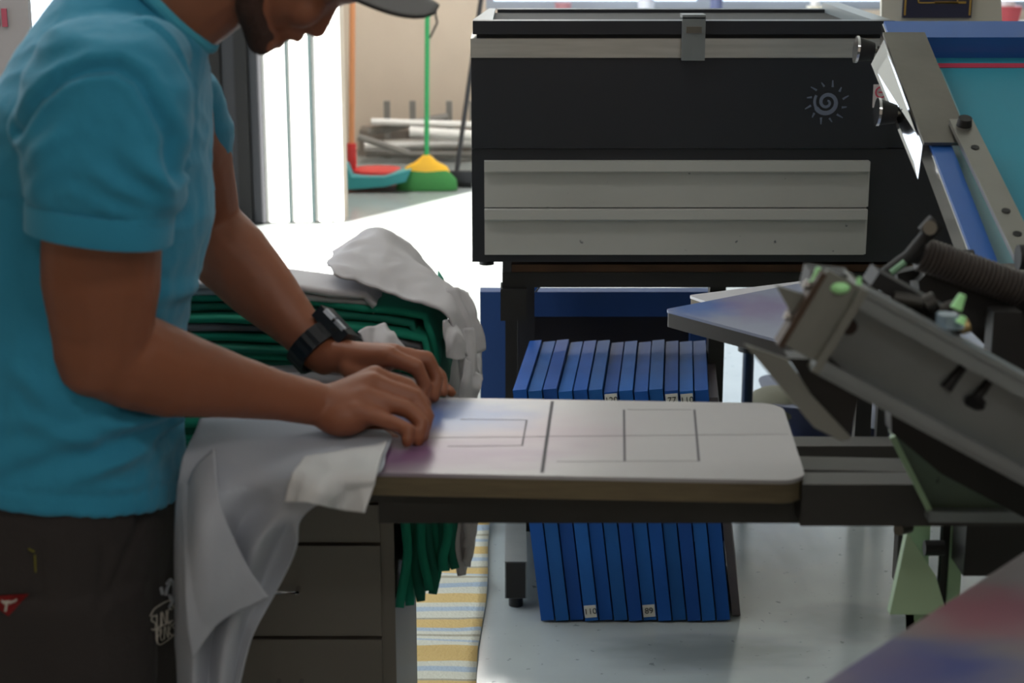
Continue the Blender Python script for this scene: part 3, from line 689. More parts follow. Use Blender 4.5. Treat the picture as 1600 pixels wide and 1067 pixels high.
# flood bar blades at the end of the head
v = [at(1212,446,YH-.02), at(1262,462,YH-.02), at(1278,480,YH-.02), at(1255,524,YH-.02)]
MB().prism([(p.x,p.z) for p in v], (0,YH-.02,0), (1,0,0), (0,0,1), (0,.005,0)).out('upper_blade', m_sage, pr)
v = [at(1163,538,YH-.03), at(1232,562,YH-.03), at(1270,620,YH-.03), at(1330,684,YH-.03), at(1316,690,YH-.03), at(1272,668,YH-.03)]
MB().prism([(p.x,p.z) for p in v], (0,YH-.03,0), (1,0,0), (0,0,1), (0,.005,0)).bevel(.001).out('flood_blade', m_sage, pr)
v = [at(1232,560,YH-.02), at(1300,562,YH-.02), at(1346,606,YH-.02), at(1332,668,YH-.02), at(1326,688,YH-.02), at(1268,618,YH-.02)]
MB().prism([(p.x,p.z) for p in v], (0,YH-.02,0), (1,0,0), (0,0,1), (0,.03,0)).bevel(.002).out('squeegee_holder', mat('charcoal_steel', (38,37,35), .4, .4), pr)
# mint paint drips and clips along the channel top
for (x, y, x2, y2, r) in ((1273,440,1279,418,.004),(1300,448,1303,434,.004),(1341,446,1343,433,.003),(1494,482,1504,460,.006),(1500,505,1506,494,.005)):
    MB().tube([at(x,y,YH-.02), at(x2,y2,YH-.02)], [r, r*.6]).out('paint_clip', mat('fluorescent_mint', (170,235,165), .4), pr)
MB().ell(at(1312,449,YH-.03), (.010,.008,.006)).out('paint_blob', MATS['fluorescent_mint'], pr)
# mechanism on top of the head
mb = MB()
mb.obox(at(1290,437,YH+.04), (.02,0,-.002), (0,.02,0), (.002,0,.010))
mb.obox(at(1430,468,YH+.06), (.045,0,-.025), (0,.02,0), (.004,0,.007))
mb.bevel(.002).out('head_mount', m_ink, pr)
for (x, y, x2, y2, r) in ((1395,466,1440,474,.007),(1445,478,1462,470,.010),(1465,486,1490,476,.005)):
    MB().tube([at(x,y,YH+.03), at(x2,y2,YH+.03)], r).out('spindle', m_dsteel, pr)
MB().loft([(at(1485,510,YH), (.014,0,0), (0,.014,0)), (at(1480,490,YH), (.010,0,0), (0,.010,0))]).out('clear_cap', mat('pale_plastic', (130,150,165), .2), pr)
MB().tube([at(1500,512,YH), at(1514,508,YH)], .007).out('brass_fitting', mat('brass', (150,130,90), .4, .8), pr)
# rod with ball tip and ribbed dark tube behind
YT = 1.9
MB().tube([at(1366,440,YT), at(1420,400,YT), at(1452,362,YT)], .0075).out('lift_rod', m_ink, pr)
MB().tube([at(1392,426,YT-.008), at(1414,409,YT-.008)], .0035).out('rod_glint', mat('glint_green', (120,160,130), .5), pr)  # thin pale green tube stands in for a highlight along the rod
MB().tube([at(1445,366,YT-.004), at(1464,346,YT-.004)], .011).out('rod_tip', m_ink, pr)
MB().tube([at(1453,356,YT-.018), at(1453,356,YT)], .008).out('rod_bolt', m_steel, pr)
pts = [at(1438,396,YT+.02).lerp(at(1640,468,YT+.02), i/60) for i in range(61)]
MB().tube(pts, [.0205 if i % 2 else .0185 for i in range(61)], 20).out('ribbed_sleeve', mat('brown_black_grip', (52,45,42), .55), pr)
MB().tube([at(1425,392,YT+.02), at(1440,398,YT+.02)], .013).out('sleeve_end', m_ink, pr)
mb = MB(); v = [at(1435,440,YT+.03), at(1462,412,YT+.03), at(1640,480,YT+.03), at(1640,600,YT+.03), at(1590,575,YT+.03), at(1545,545,YT+.03), at(1520,520,YT+.03), at(1480,490,YT+.03), at(1440,478,YT+.03)]
mb.prism([(p.x,p.z) for p in v], (0,YT+.03,0), (1,0,0), (0,0,1), (0,.05,0)).bevel(.003).out('carriage_block', mat('black_iron', (24,22,22), .6), pr)
MB().box(at(1548,500,YT-.02).x, at(1592,500,YT-.02).x, YT-.03, YT, at(800,552,YT).z, at(800,478,YT).z).bevel(.003).out('carriage_post', mat('black_iron', (24,22,22)), pr)
MB().bar(at(1400,432,YT+.06), at(1480,415,YT+.06), .02, .012).out('cross_link', m_ink, pr)
# dark underside bracing beneath the channel
mb = MB(); v = [at(1392,645,YH+.12), at(1395,628,YH+.12), at(1640,770,YH+.12), at(1640,830,YH+.12), at(1470,740,YH+.12), at(1393,676,YH+.12)]
mb.prism([(p.x,p.z) for p in v], (0,YH+.12,0), (1,0,0), (0,0,1), (0,.03,0)).out('under_brace', mat('charcoal_steel', (38,37,35)), pr)
MB().box(at(1512,800,1.98).x, at(1640,800,1.98).x, 1.98, 2.04, at(800,900,1.98).z, at(800,745,1.98).z).bevel(.004).out('gearbox', m_rack, pr)
MB().box(at(1440,760,1.88).x, at(1640,760,1.88).x, 1.86, 1.93, at(800,812,1.88).z, at(800,770,1.88).z).out('cross_beam', m_rack, pr)

# screen held tilted over the rear platen
T0 = at(1381, 33, 2.85); B0 = at(1556, 432, 2.18)
B0.x = T0.x
ld = (B0-T0); LL = ld.length; ld.normalize(); xr = V((1,0,0)); nn = xr.cross(ld).normalized()
if nn.z < 0: nn = -nn
sc = empty('silk_screen', T0, 'blue framed screen with teal emulsion clamped tilted on the press, upper right', 'screen frame')
WW = .52; fb_ = .030; ft = .040
def sp_(x, l, h): return T0 + xr*x + ld*l + nn*h
mb = MB()
def slab(x0,x1,l0,l1,h0,h1): mb.hexa([sp_(x0,l0,h0), sp_(x1,l0,h0), sp_(x1,l1,h0), sp_(x0,l1,h0), sp_(x0,l0,h1), sp_(x1,l0,h1), sp_(x1,l1,h1), sp_(x0,l1,h1)])
slab(0,WW,0,fb_*1.9,-ft,0); slab(0,WW,LL-fb_,LL,-ft,0); slab(0,fb_,fb_*1.9,LL-fb_,-ft,0); slab(WW-fb_,WW,fb_*1.9,LL-fb_,-ft,0)
mb.bevel(.002).out('frame', m_bluel, sc)
mb = MB(); slab(fb_,WW-fb_,fb_*1.9,LL-fb_,-ft*.98,-ft*.92); mb.out('emulsion_mesh', m_teal, sc)
mb = MB(); slab(fb_+.003,WW-fb_,fb_*1.9+.02,fb_*1.9+.034,-ft*.92,-ft*.89); mb.out('red_line', m_red, sc)
mb = MB(); slab(-.003,0,0.004,LL-.02,-ft*.95,-.003); mb.out('bright_edge', m_chrome, sc)
mb = MB(); slab(fb_+.002,fb_+.05,fb_*1.9+.04,LL-.06,-ft*.92,-ft*.90); mb.out('clear_tape', m_tape, sc)
# side clamp of the press that grips it
mb = MB()
def cl(x0,x1,l0,l1,h0,h1): mb.hexa([sp_(x0,l0,h0), sp_(x1,l0,h0), sp_(x1,l1,h0), sp_(x0,l1,h0), sp_(x0,l0,h1), sp_(x1,l0,h1), sp_(x1,l1,h1), sp_(x0,l1,h1)])
l0 = .055; l1 = .40
cl(-.012,.055,l0,l1,.003,.008); mb.bevel(.001); cp = mb.out('screen_clamp', m_steel, pr)
mb = MB(); v = [at(1381,62,2.74), at(1361,100,2.70), at(1434,280,2.47), at(1441,226,2.49)]
f1 = [mb.bm.verts.new(p) for p in v]; f2 = [mb.bm.verts.new(p+V((.002,.005,0))) for p in v]
mb.bm.faces.new(f1); mb.bm.faces.new(f2[::-1])
for i in range(4): mb.bm.faces.new([f1[i], f1[(i+1)%4], f2[(i+1)%4], f2[i]])
mb.out('clamp_side', m_chrome, pr)
for l in (l0+.035, l0+.235):
    c = sp_(-.016, l, -.008)
    MB().tube([c+V((.004,0,0)), c+V((-.008,0,0))], .009).out('clamp_nut', m_ink, pr)
    MB().tube([c, c+V((-.03,0,.002))], .004).out('clamp_thread', m_steel, pr)
    kb = MB().tube([c+V((-.015,0,0)), c+V((-.04,0,.003))], [.014,.020], 20).out('clamp_knob', m_blackr, pr)
    MB().tube([c+V((-.040,0,.003)), c+V((-.044,0,.0033))], .0215, 20).out('knob_face', m_chrome, kb)
# flat steel strip bolted to the clamp
p0 = sp_(.05, l1-.05, .014); q0 = at(1625, 445, 2.1)
d = (q0-p0).normalized(); sd = d.cross(nn).normalized()
mb = MB(); mb.obox((p0+q0)/2, (q0-p0)/2, sd*.017, nn*.004).bevel(.001).out('support_strip', mat('pale_steel', (150,148,142), .35, .8, var=.15), pr)
MB().tube([p0+d*.02-nn*.0, p0+d*.02+nn*.016], [.012,.010]).out('strip_bolt', m_ink, pr)
for t in (.09, .27, .33): MB().tube([p0+d*t+nn*.003, p0+d*t+nn*.0055], .006).out('strip_hole', m_ink, pr)
MB().tube([at(1590,402,2.1)-V((.0,0,0)), at(1625,402,2.1)], .016).out('strip_knob', m_ink, pr)
MB().obox((p0+V((-.02,.01,-.022))), (.035,0,0), (0,.012,0), (0,0,.008)).out('clamp_foot', m_dsteel, pr)
MB().bar(at(1545,437,2.16), at(1680,437,2.16), .06, .03).out('rear_head_beam', mat('warm_steel', (120,112,104), .5, .4), pr)
MB().tube([at(1490,404,2.2), at(1520,404,2.2)], .012).out('hinge_bolt', m_ink, pr)

# ------------------------------------------------------------------ drawers, worktop and the pile of cut cloth
YD = 2.27; XC1 = -.165
m_cab = mat('grey_brown_metal', (124,118,110), .4, .15, var=.08, vscale=6)
def cabinet(x1, lab):
    x0 = x1-.30; c = empty('drawer_cabinet', ((x0+x1)/2, YD+.25, 0), lab, 'drawer cabinet')
    MB().box(x0, x1, YD, YD+.5, .03, .73).bevel(.002).out('body', m_cab, c)
    MB().box(x0+.01, x1-.01, YD+.02, YD+.48, 0, .03).out('plinth', m_blackr, c)
    for i, (za, zb) in enumerate(((.668,.722),(.527,.662),(.385,.521),(.243,.379),(.04,.237))):
        d = MB().box(x0+.014, x1-.019, YD-.012, YD, za, zb).bevel(.003).out('drawer', m_cab, c)
        if i:
            zc = (za+zb)/2+.005; xc = x0+.15
            MB().tube([(xc-.016,YD-.012,zc),(xc-.016,YD-.03,zc),(xc+.016,YD-.03,zc),(xc+.016,YD-.012,zc)], .0035).out('handle', m_chrome, d)
    return c
cabinet(XC1, 'grey metal drawer cabinet under the cloth pile, nearest the rug')
cabinet(XC1-.32, 'grey metal drawer cabinet hidden behind the hanging shirt and worker')
o = MB().box(XC1-.85, XC1+.004, YD-.02, YD+.55, .73, .748).bevel(.003).out('worktop', mat('dark_worktop', (60,58,56), .5), None, (XC1-.4, YD+.25, .73))
tag(o, 'dark worktop board carrying the pile of cloth pieces', 'worktop')
m_g = [mat('green_jersey', (14,142,114), .85, sheen=.0, var=.15, bump=.1), mat('deep_green_jersey', (10,112,92), .85, var=.15, bump=.1)]
m_w = mat('off_white_jersey', (196,194,198), .85, var=.06, bump=.1); m_gr = mat('grey_jersey', (112,112,116), .85, var=.1, bump=.1)
t = .0122; zt0 = .752
kinds = 'ggGgGgGgGwwwwwGgGgxgGgww'
NL = len(kinds)
names = {'g':'green','G':'dark green','w':'off-white','x':'grey'}
words_h = ['bottom of the pile','low in the pile','in the lower part of the pile','in the middle of the pile','in the upper part of the pile','near the top of the pile']
for k, ch in enumerate(kinds):
    r = .012 + k*t; xc = -.335 - .0006*k
    if k == 0: xc = -.2; 
    xc = -.215 - .12*min(1, k/9)
    if k < 9:  zend = .560+.010*k + random.uniform(-.008,.012)
    elif k < 14: zend = .615+.014*(k-9)
    elif k < 22: zend = None
    else: zend = .80
    seed = k*3.7; P = []
    y0 = YD+.02+random.uniform(-.012,.012) + (0.0 if k < 20 else .02); y1 = y0+.30+random.uniform(-.03,.03)
    amax = math.pi/2; R_ = r+.018; zb_ = zt0-.03
    if k < 9: xm = -.150+.0085*k
    elif k < 14: xm = -.078+.006*(k-9)
    else: xm = None
    if xm is not None: xc = xm-R_
    path = []
    if xm is None:
        xe = (-.112 if k < 18 else -.128)+random.uniform(-.010,.010) if k < 22 else -.20; zk = zt0+r-.012-(.0 if k < 22 else .004)
        for i in range(24):
            x = -.76+(xe+.76)*i/23; u_ = max(0, (x+.42)/.32)
            path.append((x, zk-.030*u_**1.8, 0 if i < 12 else .6))
        nd = 7 if k < 22 else 1
        for i in range(1, nd+1): path.append((xe+.014*math.sin(i/nd*1.6), path[23][1]-.010*i-.004*i*((k*7)%3)*.5, 1))
        zend = None
    for i in range(14 if xm is not None else 0): path.append((-.76+(xc+.76)*i/14, zt0+r-.012, 0))
    for i in range(15 if xm is not None else 0):
        a = amax*i/14; e = 2/2.5
        path.append((xc+R_*math.sin(a)**e, zt0-.03+R_*math.cos(a)**e if a < math.pi/2-1e-4 else zt0-.03, 1))
    if zend:
        xe = path[-1][0]
        for i in range(1, 9):
            path.append((xe+.012*math.sin(i*.6+k)*i/8*.6, zt0-.03-(zt0-.03-zend)*i/8, 1+i/8))
    for i, (x, z, q) in enumerate(path):
        row = []
        for j in range(23):
            s_ = j/22; y = y0+(y1-y0)*s_
            rag = 0
            if i >= len(path)-5 and zend: rag = (i-(len(path)-5))/4*(.008*math.sin(y*50+k*2)+.014*noise.noise(V((y*20,k,0))))
            wv = .006*noise.noise(V((x*9,y*9,k*.15)))
            ex_ = .008*noise.noise(V((x*14, seed, s_*3)))
            row.append(V((x+ (.005*noise.noise(V((y*10,k*.15,z*10))) if q else 0), y+ex_-(.012*q*(1-s_)), z+wv*(1 if not q else .6)+rag - (.004*(1-s_)**6) - (.07*s_*s_*(k/23) if q < 1 else 0))))
        P.append(row)
    P = surf([row[::4]+[row[-1]] for row in P][::1], 34, len(P)*2) if False else P
    m = {'g':m_g[0],'G':m_g[1],'w':m_w,'x':m_gr}[ch]
    o = sheet(P, 'cloth_piece', m, None, (xc-.2, YD+.25, zt0+r-.012), th=t*(.66 if k > 13 else 1.0))
    pos = 'number %d counted up from the worktop' % (k+1)
    lab = '%s jersey shirt piece %s' % (names[ch], ['lying at the bottom of the pile on the worktop','second up from the worktop in the pile','third up from the worktop in the pile','fourth up from the worktop in the pile','fifth up from the worktop in the pile','sixth up in the pile, its end hanging','seventh up in the pile, its end hanging','eighth up in the pile, its end hanging','topmost of the lower green bundle that hangs down','lowest of the white middle bundle','second of the white middle bundle','third of the white middle bundle','fourth of the white middle bundle','topmost of the white middle bundle','lowest of the upper green bundle','second of the upper green bundle','third of the upper green bundle','fourth of the upper green bundle, just under the grey','the only grey one, between green ones','directly above the only grey piece','second above the only grey piece','right under the white pieces at the top','second from the top, its end hanging to the right','topmost flat piece under the crumpled one'][k])
    tag(o, lab, 'cloth', 'cut shirt pieces in the pile on the worktop')
# crumpled white piece on top with a raised peak
Yw = 2.42
ctrl = [
 [at(520,434,2.29), at(560,447,2.285), at(620,472,2.28), at(685,496,2.28), at(702,520,2.28), at(712,548,2.28)],
 [at(515,420,2.36), at(560,400,2.37), at(615,420,2.36), at(690,455,2.35), at(722,500,2.36), at(742,590,2.36)],
 [at(528,405,2.46), at(560,383,2.46), at(598,368,2.46), at(650,408,2.46), at(700,470,2.46), at(738,540,2.46)],
 [at(520,425,2.60), at(560,415,2.60), at(600,400,2.60), at(650,440,2.60), at(700,480,2.60), at(720,540,2.60)],
]
P = surf(ctrl, 60, 40)
o = sheet(P, 'crumpled_shirt_piece', m_w, None, at(590,440,2.45), th=.003, fn=lambda p, n: .009*ridge(p, 9, (1,1.4,1.6)) + .004*ridge(p, 24))
tag(o, 'crumpled off-white shirt piece with a raised peak on top of the pile', 'cloth')
# sleeves and hems poking out on the right of the pile
fl = [((700,450),(735,455),(760,545),(715,560),2.33), ((715,520),(742,512),(748,600),(720,620),2.30), ((690,505),(708,500),(722,560),(700,555),2.27), ((722,560),(748,590),(742,622),(716,622),2.28), ((560,520),(600,510),(640,560),(585,570),2.22)]
labs = ['upper off-white sleeve end poking out right of the pile', 'lower off-white sleeve end poking out right of the pile', 'small off-white flap caught in the green bundle', 'off-white hem corner at the lower right of the pile', 'rolled light grey cloth edge beside the wristwatch']
for i, (a, b, c, d, Y) in enumerate(fl):
    ct = [[at(*a,Y), at((a[0]+b[0])/2,(a[1]+b[1])/2-4,Y+.01), at(*b,Y+.03)], [at((a[0]+d[0])/2,(a[1]+d[1])/2,Y-.012), at((a[0]+b[0]+c[0]+d[0])/4,(a[1]+b[1]+c[1]+d[1])/4,Y-.008), at((b[0]+c[0])/2+3,(b[1]+c[1])/2,Y+.01)], [at(*d,Y-.01), at((c[0]+d[0])/2,(c[1]+d[1])/2+5,Y-.01), at(*c,Y+.02)]]
    o = sheet(surf(ct, 18, 18), 'cloth_flap', m_w if i != 4 else m_w, None, at(*a, Y), th=.003, fn=lambda p, n: .006*ridge(p, 26, (2.4,1,.6)))
    tag(o, labs[i], 'cloth')

# ------------------------------------------------------------------ the shirt piece being laid on the platen
m_tee = mat('light_grey_jersey', (176,180,190), .85, var=.04, bump=.08, bscale=200)
Z = ZP+.004
def S_(px, py, Y): return at(px, py, Y)
ctrl = [
 [atz(312,655,Z), atz(370,650,Z), atz(430,648,Z), atz(490,650,Z), atz(545,655,Z), atz(600,672,Z)],
 [atz(304,676,Z+.002), atz(360,672,Z+.004), atz(430,672,Z), atz(500,674,Z), atz(560,680,Z), atz(612,684,Z+.003)],
 [atz(294,696,Z), atz(350,700,Z+.004), atz(420,704,Z), atz(480,708,Z), atz(540,712,Z), atz(603,708,Z+.002)],
 [S_(284,722,1.86), S_(345,735,1.84), S_(410,745,1.82), S_(462,742,1.80), S_(530,741,1.786), S_(588,742,1.786)],
 [S_(276,780,1.85), S_(330,790,1.80), S_(385,795,1.83), S_(440,790,1.80), S_(470,798,1.79), S_(480,800,1.785)],
 [S_(272,860,1.85), S_(315,860,1.79), S_(358,860,1.84), S_(400,855,1.80), S_(435,850,1.83), S_(466,850,1.81)],
 [S_(274,940,1.86), S_(312,940,1.80), S_(345,940,1.85), S_(378,925,1.82), S_(408,915,1.84), S_(434,918,1.83)],
 [S_(278,1010,1.86), S_(305,1010,1.82), S_(330,1010,1.86), S_(355,1000,1.83), S_(376,1000,1.85), S_(396,998,1.84)],
 [S_(280,1100,1.86), S_(302,1100,1.83), S_(322,1100,1.86), S_(342,1100,1.84), S_(358,1100,1.86), S_(370,1100,1.85)],
]
P = surf(ctrl, 90, 130)
tee = sheet(P, 'shirt_piece', m_tee, None, atz(450,690,Z), th=.0016, fn=lambda p, n: (.0035*ridge(p, 9, (2.2,1,.5)) if p.z < .90 else .0008*fb(p, 20)))
tag(tee, 'light grey shirt piece draped over the platen end and hanging beside the worker', 'cloth')
ctrl = [
 [atz(478,716,Z+.004), atz(520,706,Z+.004), atz(562,700,Z+.004), atz(604,690,Z+.004)],
 [S_(462,736,1.776), S_(500,738,1.776), S_(545,740,1.776), S_(590,739,1.780)],
 [S_(455,756,1.768), S_(498,762,1.742), S_(540,764,1.775), S_(584,762,1.770)],
 [S_(449,784,1.765), S_(490,786,1.738), S_(530,796,1.778), S_(572,801,1.766)],
]
P = surf(ctrl, 40, 24)
sh_ = sheet(P, 'front_hem', mat('hem_jersey', (214,214,216), .85, bump=.08, bscale=200), tee, None, th=.0018, fn=lambda p, n: .004*ridge(p, 16, (2,1,.7)))
ctrl = [[S_(330,700,1.82), S_(345,790,1.78), S_(385,880,1.785), S_(420,935,1.80)], [S_(300,730,1.83), S_(312,830,1.775), S_(335,915,1.775), S_(345,975,1.79)], [S_(280,780,1.84), S_(285,880,1.79), S_(290,960,1.785), S_(300,1030,1.80)]]
sheet(surf(ctrl, 50, 30), 'folded_layer', m_tee, tee, None, th=.0018, fn=lambda p, n: .004*ridge(p, 10, (2,1,.5)))
# ------------------------------------------------------------------ the worker
pe = empty('person', (-.54, 1.97, 0), 'worker in a turquoise t-shirt leaning over the platen, laying out cloth with both hands', 'person')
m_skin = mat('tanned_skin', (148,88,60), .5, var=.12, vscale=9, bump=.06, bscale=70)
bsdf = m_skin.node_tree.nodes['Principled BSDF']
HP = {}
YM = 1.955
def limb(mb, pts, n=20):   # pts: (pos, r) or (pos, ra, rb, ref-axis)
    P = [V(p[0]) for p in pts]; up = V((0,1,0)); rings = []
    for i, q in enumerate(pts):
        d = (P[min(i+1,len(P)-1)]-P[max(i-1,0)]).normalized()
        a = (up - d*up.dot(d)).normalized(); b = d.cross(a)
        ra = q[1]; rb = q[2] if len(q) > 2 else ra
        rings.append((P[i], a*ra, b*rb))
    d0 = (P[0]-P[1]).normalized(); d1 = (P[-1]-P[-2]).normalized()
    def cap(c, A, B, d):
        r = min(A.length, B.length); return [(c+d*r*.55, A*.8, B*.8), (c+d*r*.85, A*.45, B*.45)]
    s0 = cap(*rings[0], d0)[::-1]; s1 = cap(*rings[-1], d1)
    mb.loft(s0+rings+s1, n)
    return mb
def finger(mb, js, rs):
    P = [at(*j) for j in js]
    mid = []
    for i in range(len(P)-1):
        mid.append((P[i], rs[i])); mid.append((P[i].lerp(P[i+1], .5), (rs[i]+rs[i+1])/2*.93))
    mid.append((P[-1], rs[-1])); limb(mb, mid, 14)
body = MB()
# torso core, hips, legs
body.loft([((-.55,YM,.80),(.11,0,0),(0,.16,0)), ((-.545,YM,.95),(.105,0,0),(0,.15,0)), ((-.52,YM,1.12),(.11,0,0),(0,.15,0)), ((-.475,YM,1.28),(.115,0,0),(0,.17,0)), ((-.45,YM,1.38),(.08,0,0),(0,.12,0))])
for y in (YM-.095, YM+.095):
    limb(body, [((-.55,y,.88),.085), ((-.545,y,.5),.062), ((-.555,y,.3),.056), ((-.56,y,.10),.042)])
# right arm (nearer)
sh = at(168,130,1.77); el = at(152,560,1.80); wr = at(492,630,1.94)
limb(body, [(sh+V((0,.03,-.02)),.050), (sh.lerp(el,.35),.060,.062), (sh.lerp(el,.7),.058,.064), (el+V((.005,0,.03)),.050,.056), (el,.046,.050)])
fa = [(el+V((-.004,0,.008)),.046,.048), (el.lerp(wr,.16)+V((0,0,.006)),.048,.055), (el.lerp(wr,.34),.045,.050), (el.lerp(wr,.58),.036,.038), (el.lerp(wr,.82),.029,.029), (wr,.028,.0265)]
limb(body, fa)
# left arm (farther)
shl = at(278,135,2.14); ell = at(316,352,2.23); wl = at(507,556,2.135)
limb(body, [(shl+V((0,-.02,-.02)),.045), (shl.lerp(ell,.5),.053), (shl.lerp(ell,.85),.050,.052), (ell,.045)])
limb(body, [(ell,.046,.050), (ell.lerp(wl,.25),.046,.052), (ell.lerp(wl,.5),.040,.045), (ell.lerp(wl,.8),.030,.031), (wl,.027,.026)])
# right hand
def hand(w, mcps, th, rP, rF):
    W = at(*w)
    M = [at(*m) for m in mcps]
    # palm: four metacarpal rays plus a filled back
    for m in M: limb(body, [(W.lerp(m,.0), .021), (W.lerp(m,.5)-V((0,0,.002)), .0175), (m, rP)], 14)
    c = sum(M, V())/4; limb(body, [(W, .025,.024), (W.lerp(c,.5)-V((0,0,.006)), .030,.021), (W.lerp(c,.9)-V((0,0,.006)), .027,.016)], 16)
R = [((586,588,1.985),(638,604,1.990),(664,634,1.985),(662,668,1.965)),
     ((580,598,1.965),(648,620,1.965),(667,650,1.955),(658,682,1.935)),
     ((572,620,1.945),(638,640,1.940),(660,662,1.930),(652,688,1.918)),
     ((560,644,1.925),(612,660,1.918),(640,672,1.908),(636,690,1.902))]
hand((500,632,1.94), [r[0] for r in R], None, .0145, 0)
for r, q in zip(R, (.0108,.0112,.0108,.0098)): finger(body, r, (q*1.12, q*1.02, q*.9, q*.82))
finger(body, ((528,650,1.965),(572,668,1.975),(604,682,1.965),(622,694,1.945)), (.0165,.0135,.0115,.0095))
Lh_ = [((608,556,2.085),(652,574,2.080),(664,602,2.078),(656,630,2.068)),
      ((615,553,2.108),(668,561,2.105),(683,590,2.100),(677,621,2.085)),
      ((616,557,2.130),(668,568,2.138),(690,590,2.132),(692,613,2.115)),
      ((610,563,2.150),(655,578,2.160),(686,596,2.155),(706,614,2.135))]
hand((512,552,2.13), [r[0] for r in Lh_], None, .0145, 0)
for r, q in zip(Lh_, (.0108,.0110,.0102,.0088)): finger(body, r, (q*1.12, q*1.02, q*.9, q*.8))
finger(body, ((545,576,2.10),(590,596,2.085),(622,608,2.075),(645,622,2.070)), (.0135,.0135,.0115,.009))
body.ell(at(535,650,1.935), (.036,.028,.024)); body.ell(at(568,640,1.945), (.030,.026,.020))
# neck and head (face pitched down)
ch = at(411, 87, YM); hu = V((.80,0,.60)); hf = V((.60,0,-.80)); hs = V((0,-1,0))
def H(u, f, s=0): return ch + hu*u + hf*f + hs*s
HR = Matrix((hf, hs, hu)).transposed()
nb = V((-.465, YM, 1.36)); hc = H(.115, -.085)
limb(body, [(nb,.070,.070), (nb.lerp(H(.05,-.10),.5),.060,.064), (H(.055,-.10),.058,.062), (hc,.055,.06)])
body.ell(H(.150,-.075), (.098,.076,.088), HR, 28, 18)               # cranium
body.ell(H(.085,-.040), (.048,.058,.075), HR, 24, 16)               # face mass
limb(body, [(H(.012,-.012,-.016),.017), (H(.008,-.006),.019), (H(.012,-.012,.016),.017)], 14)   # chin
for s in (1, -1):
    limb(body, [(H(.012,-.014,.014*s),.017), (H(.030,-.05,.046*s),.016), (H(.065,-.085,.058*s),.015)], 12)  # jaw
    body.ell(H(.075,-.010,.034*s), (.018,.02,.024), HR)             # cheek
    body.ell(H(.118,-.006,.030*s), (.010,.016,.008), HR)            # brow
    body.ell(H(.085,-.085,.073*s), (.016,.008,.030), HR)            # ear
    limb(body, [(H(.068,-.098,.076*s),.005),(H(.10,-.105,.082*s),.006),(H(.116,-.092,.081*s),.005),(H(.108,-.078,.076*s),.004)], 8)
limb(body, [(H(.115,-.004),.008), (H(.092,.004),.0085), (H(.073,.011),.010), (H(.066,.013),.011)], 12)  # nose
for s in (1, -1): body.ell(H(.064,.004,.011*s), (.010,.008,.007), HR)
limb(body, [(H(.042,-.002,-.018),.005), (H(.045,.0095,-.006),.0065), (H(.045,.0105,0),.006), (H(.045,.0095,.006),.0065), (H(.042,-.002,.018),.005)], 10)  # upper lip
limb(body, [(H(.034,-.002,-.016),.005), (H(.032,.0065,0),.0075), (H(.034,-.002,.016),.005)], 10)
body.ell(H(.054,-.004), (.012,.024,.014), HR); body.ell(H(.022,-.004), (.010,.018,.010), HR)
bme = blend(body, .0034, 7, .5)
def skin_d(p, n):
    d = .0006*fb(p, 60)
    return d
displace(bme, skin_d)
bo = link_mesh(bme, 'body', m_skin, pe, smooth=3.2)
# eyes (closed lids looking down), stubble, hair
for s in (1, -1):
    MB().ell(H(.100,-.012,.030*s), (.012,.014,.012), HR).out('eye', m_white, pe)
    e = MB().ell(H(.101,-.0105,.030*s), (.0125,.0145,.0123), HR).out('eyelid', mat('eyelid_skin', (120,74,55), .5), pe)
hb = MB(); hb.ell(H(.158,-.083), (.101,.080,.086), HR, 28, 18); hr = blend(hb, .006, 3)
link_mesh(hr, 'hair', mat('dark_hair', (24,18,16), .7, bump=.5, bscale=120), pe, smooth=3.2)
# short beard: shell around the jaw
bd = MB()
limb(bd, [(H(.011,-.013,-.016),.0175), (H(.0065,-.007),.0195), (H(.011,-.013,.016),.0175)], 14)
for s in (1, -1): limb(bd, [(H(.012,-.014,.014*s),.0178), (H(.030,-.05,.046*s),.0170), (H(.068,-.085,.058*s),.0155)], 12)
bd = blend(bd, .004, 3); link_mesh(bd, 'beard', mat('short_beard', (66,42,33), .85, bump=.6, bscale=200), pe, smooth=3.2)
# cap
m_cap = mat('grey_cap_cotton', (136,136,138), .8, bump=.15, bscale=150)
cb = MB(); cb.ell(H(.172,-.080), (.106,.086,.088), HR, 28, 18); cbm = blend(cb, .006, 3)
cap = link_mesh(cbm, 'cap', m_cap, pe, smooth=3.2)
Q = []
b0 = at(585, -45, YM); tip = at(684, 8, YM)
bd_ = (tip-b0); bl = bd_.length; bdn = bd_.normalized(); bn_ = V((0,1,0)).cross(bdn).normalized()
if bn_.z < 0: bn_ = -bn_
for i in range(17):
    t_ = i/16; row = []
    for j in range(25):
        s_ = (j-12)/12; wdt = .075*math.sqrt(max(0, 1-(t_*.98)**3.2)); 
        base = b0 + bdn*bl*t_*(1-.0*s_*s_) - bdn*.05*(s_*s_)*(1-t_)
        row.append(base + V((0,1,0))*wdt*s_ - bn_*(.030*s_*s_*wdt/.075) )
    Q.append(row)
sheet(Q, 'cap_peak', m_cap, cap, None, th=.004)
MB().tube([r[0]-bn_*.001 for r in Q]+[r[12] for r in Q[-1:]], .0022, 8).out('peak_piping', mat('dark_piping', (40,38,40), .7), cap)

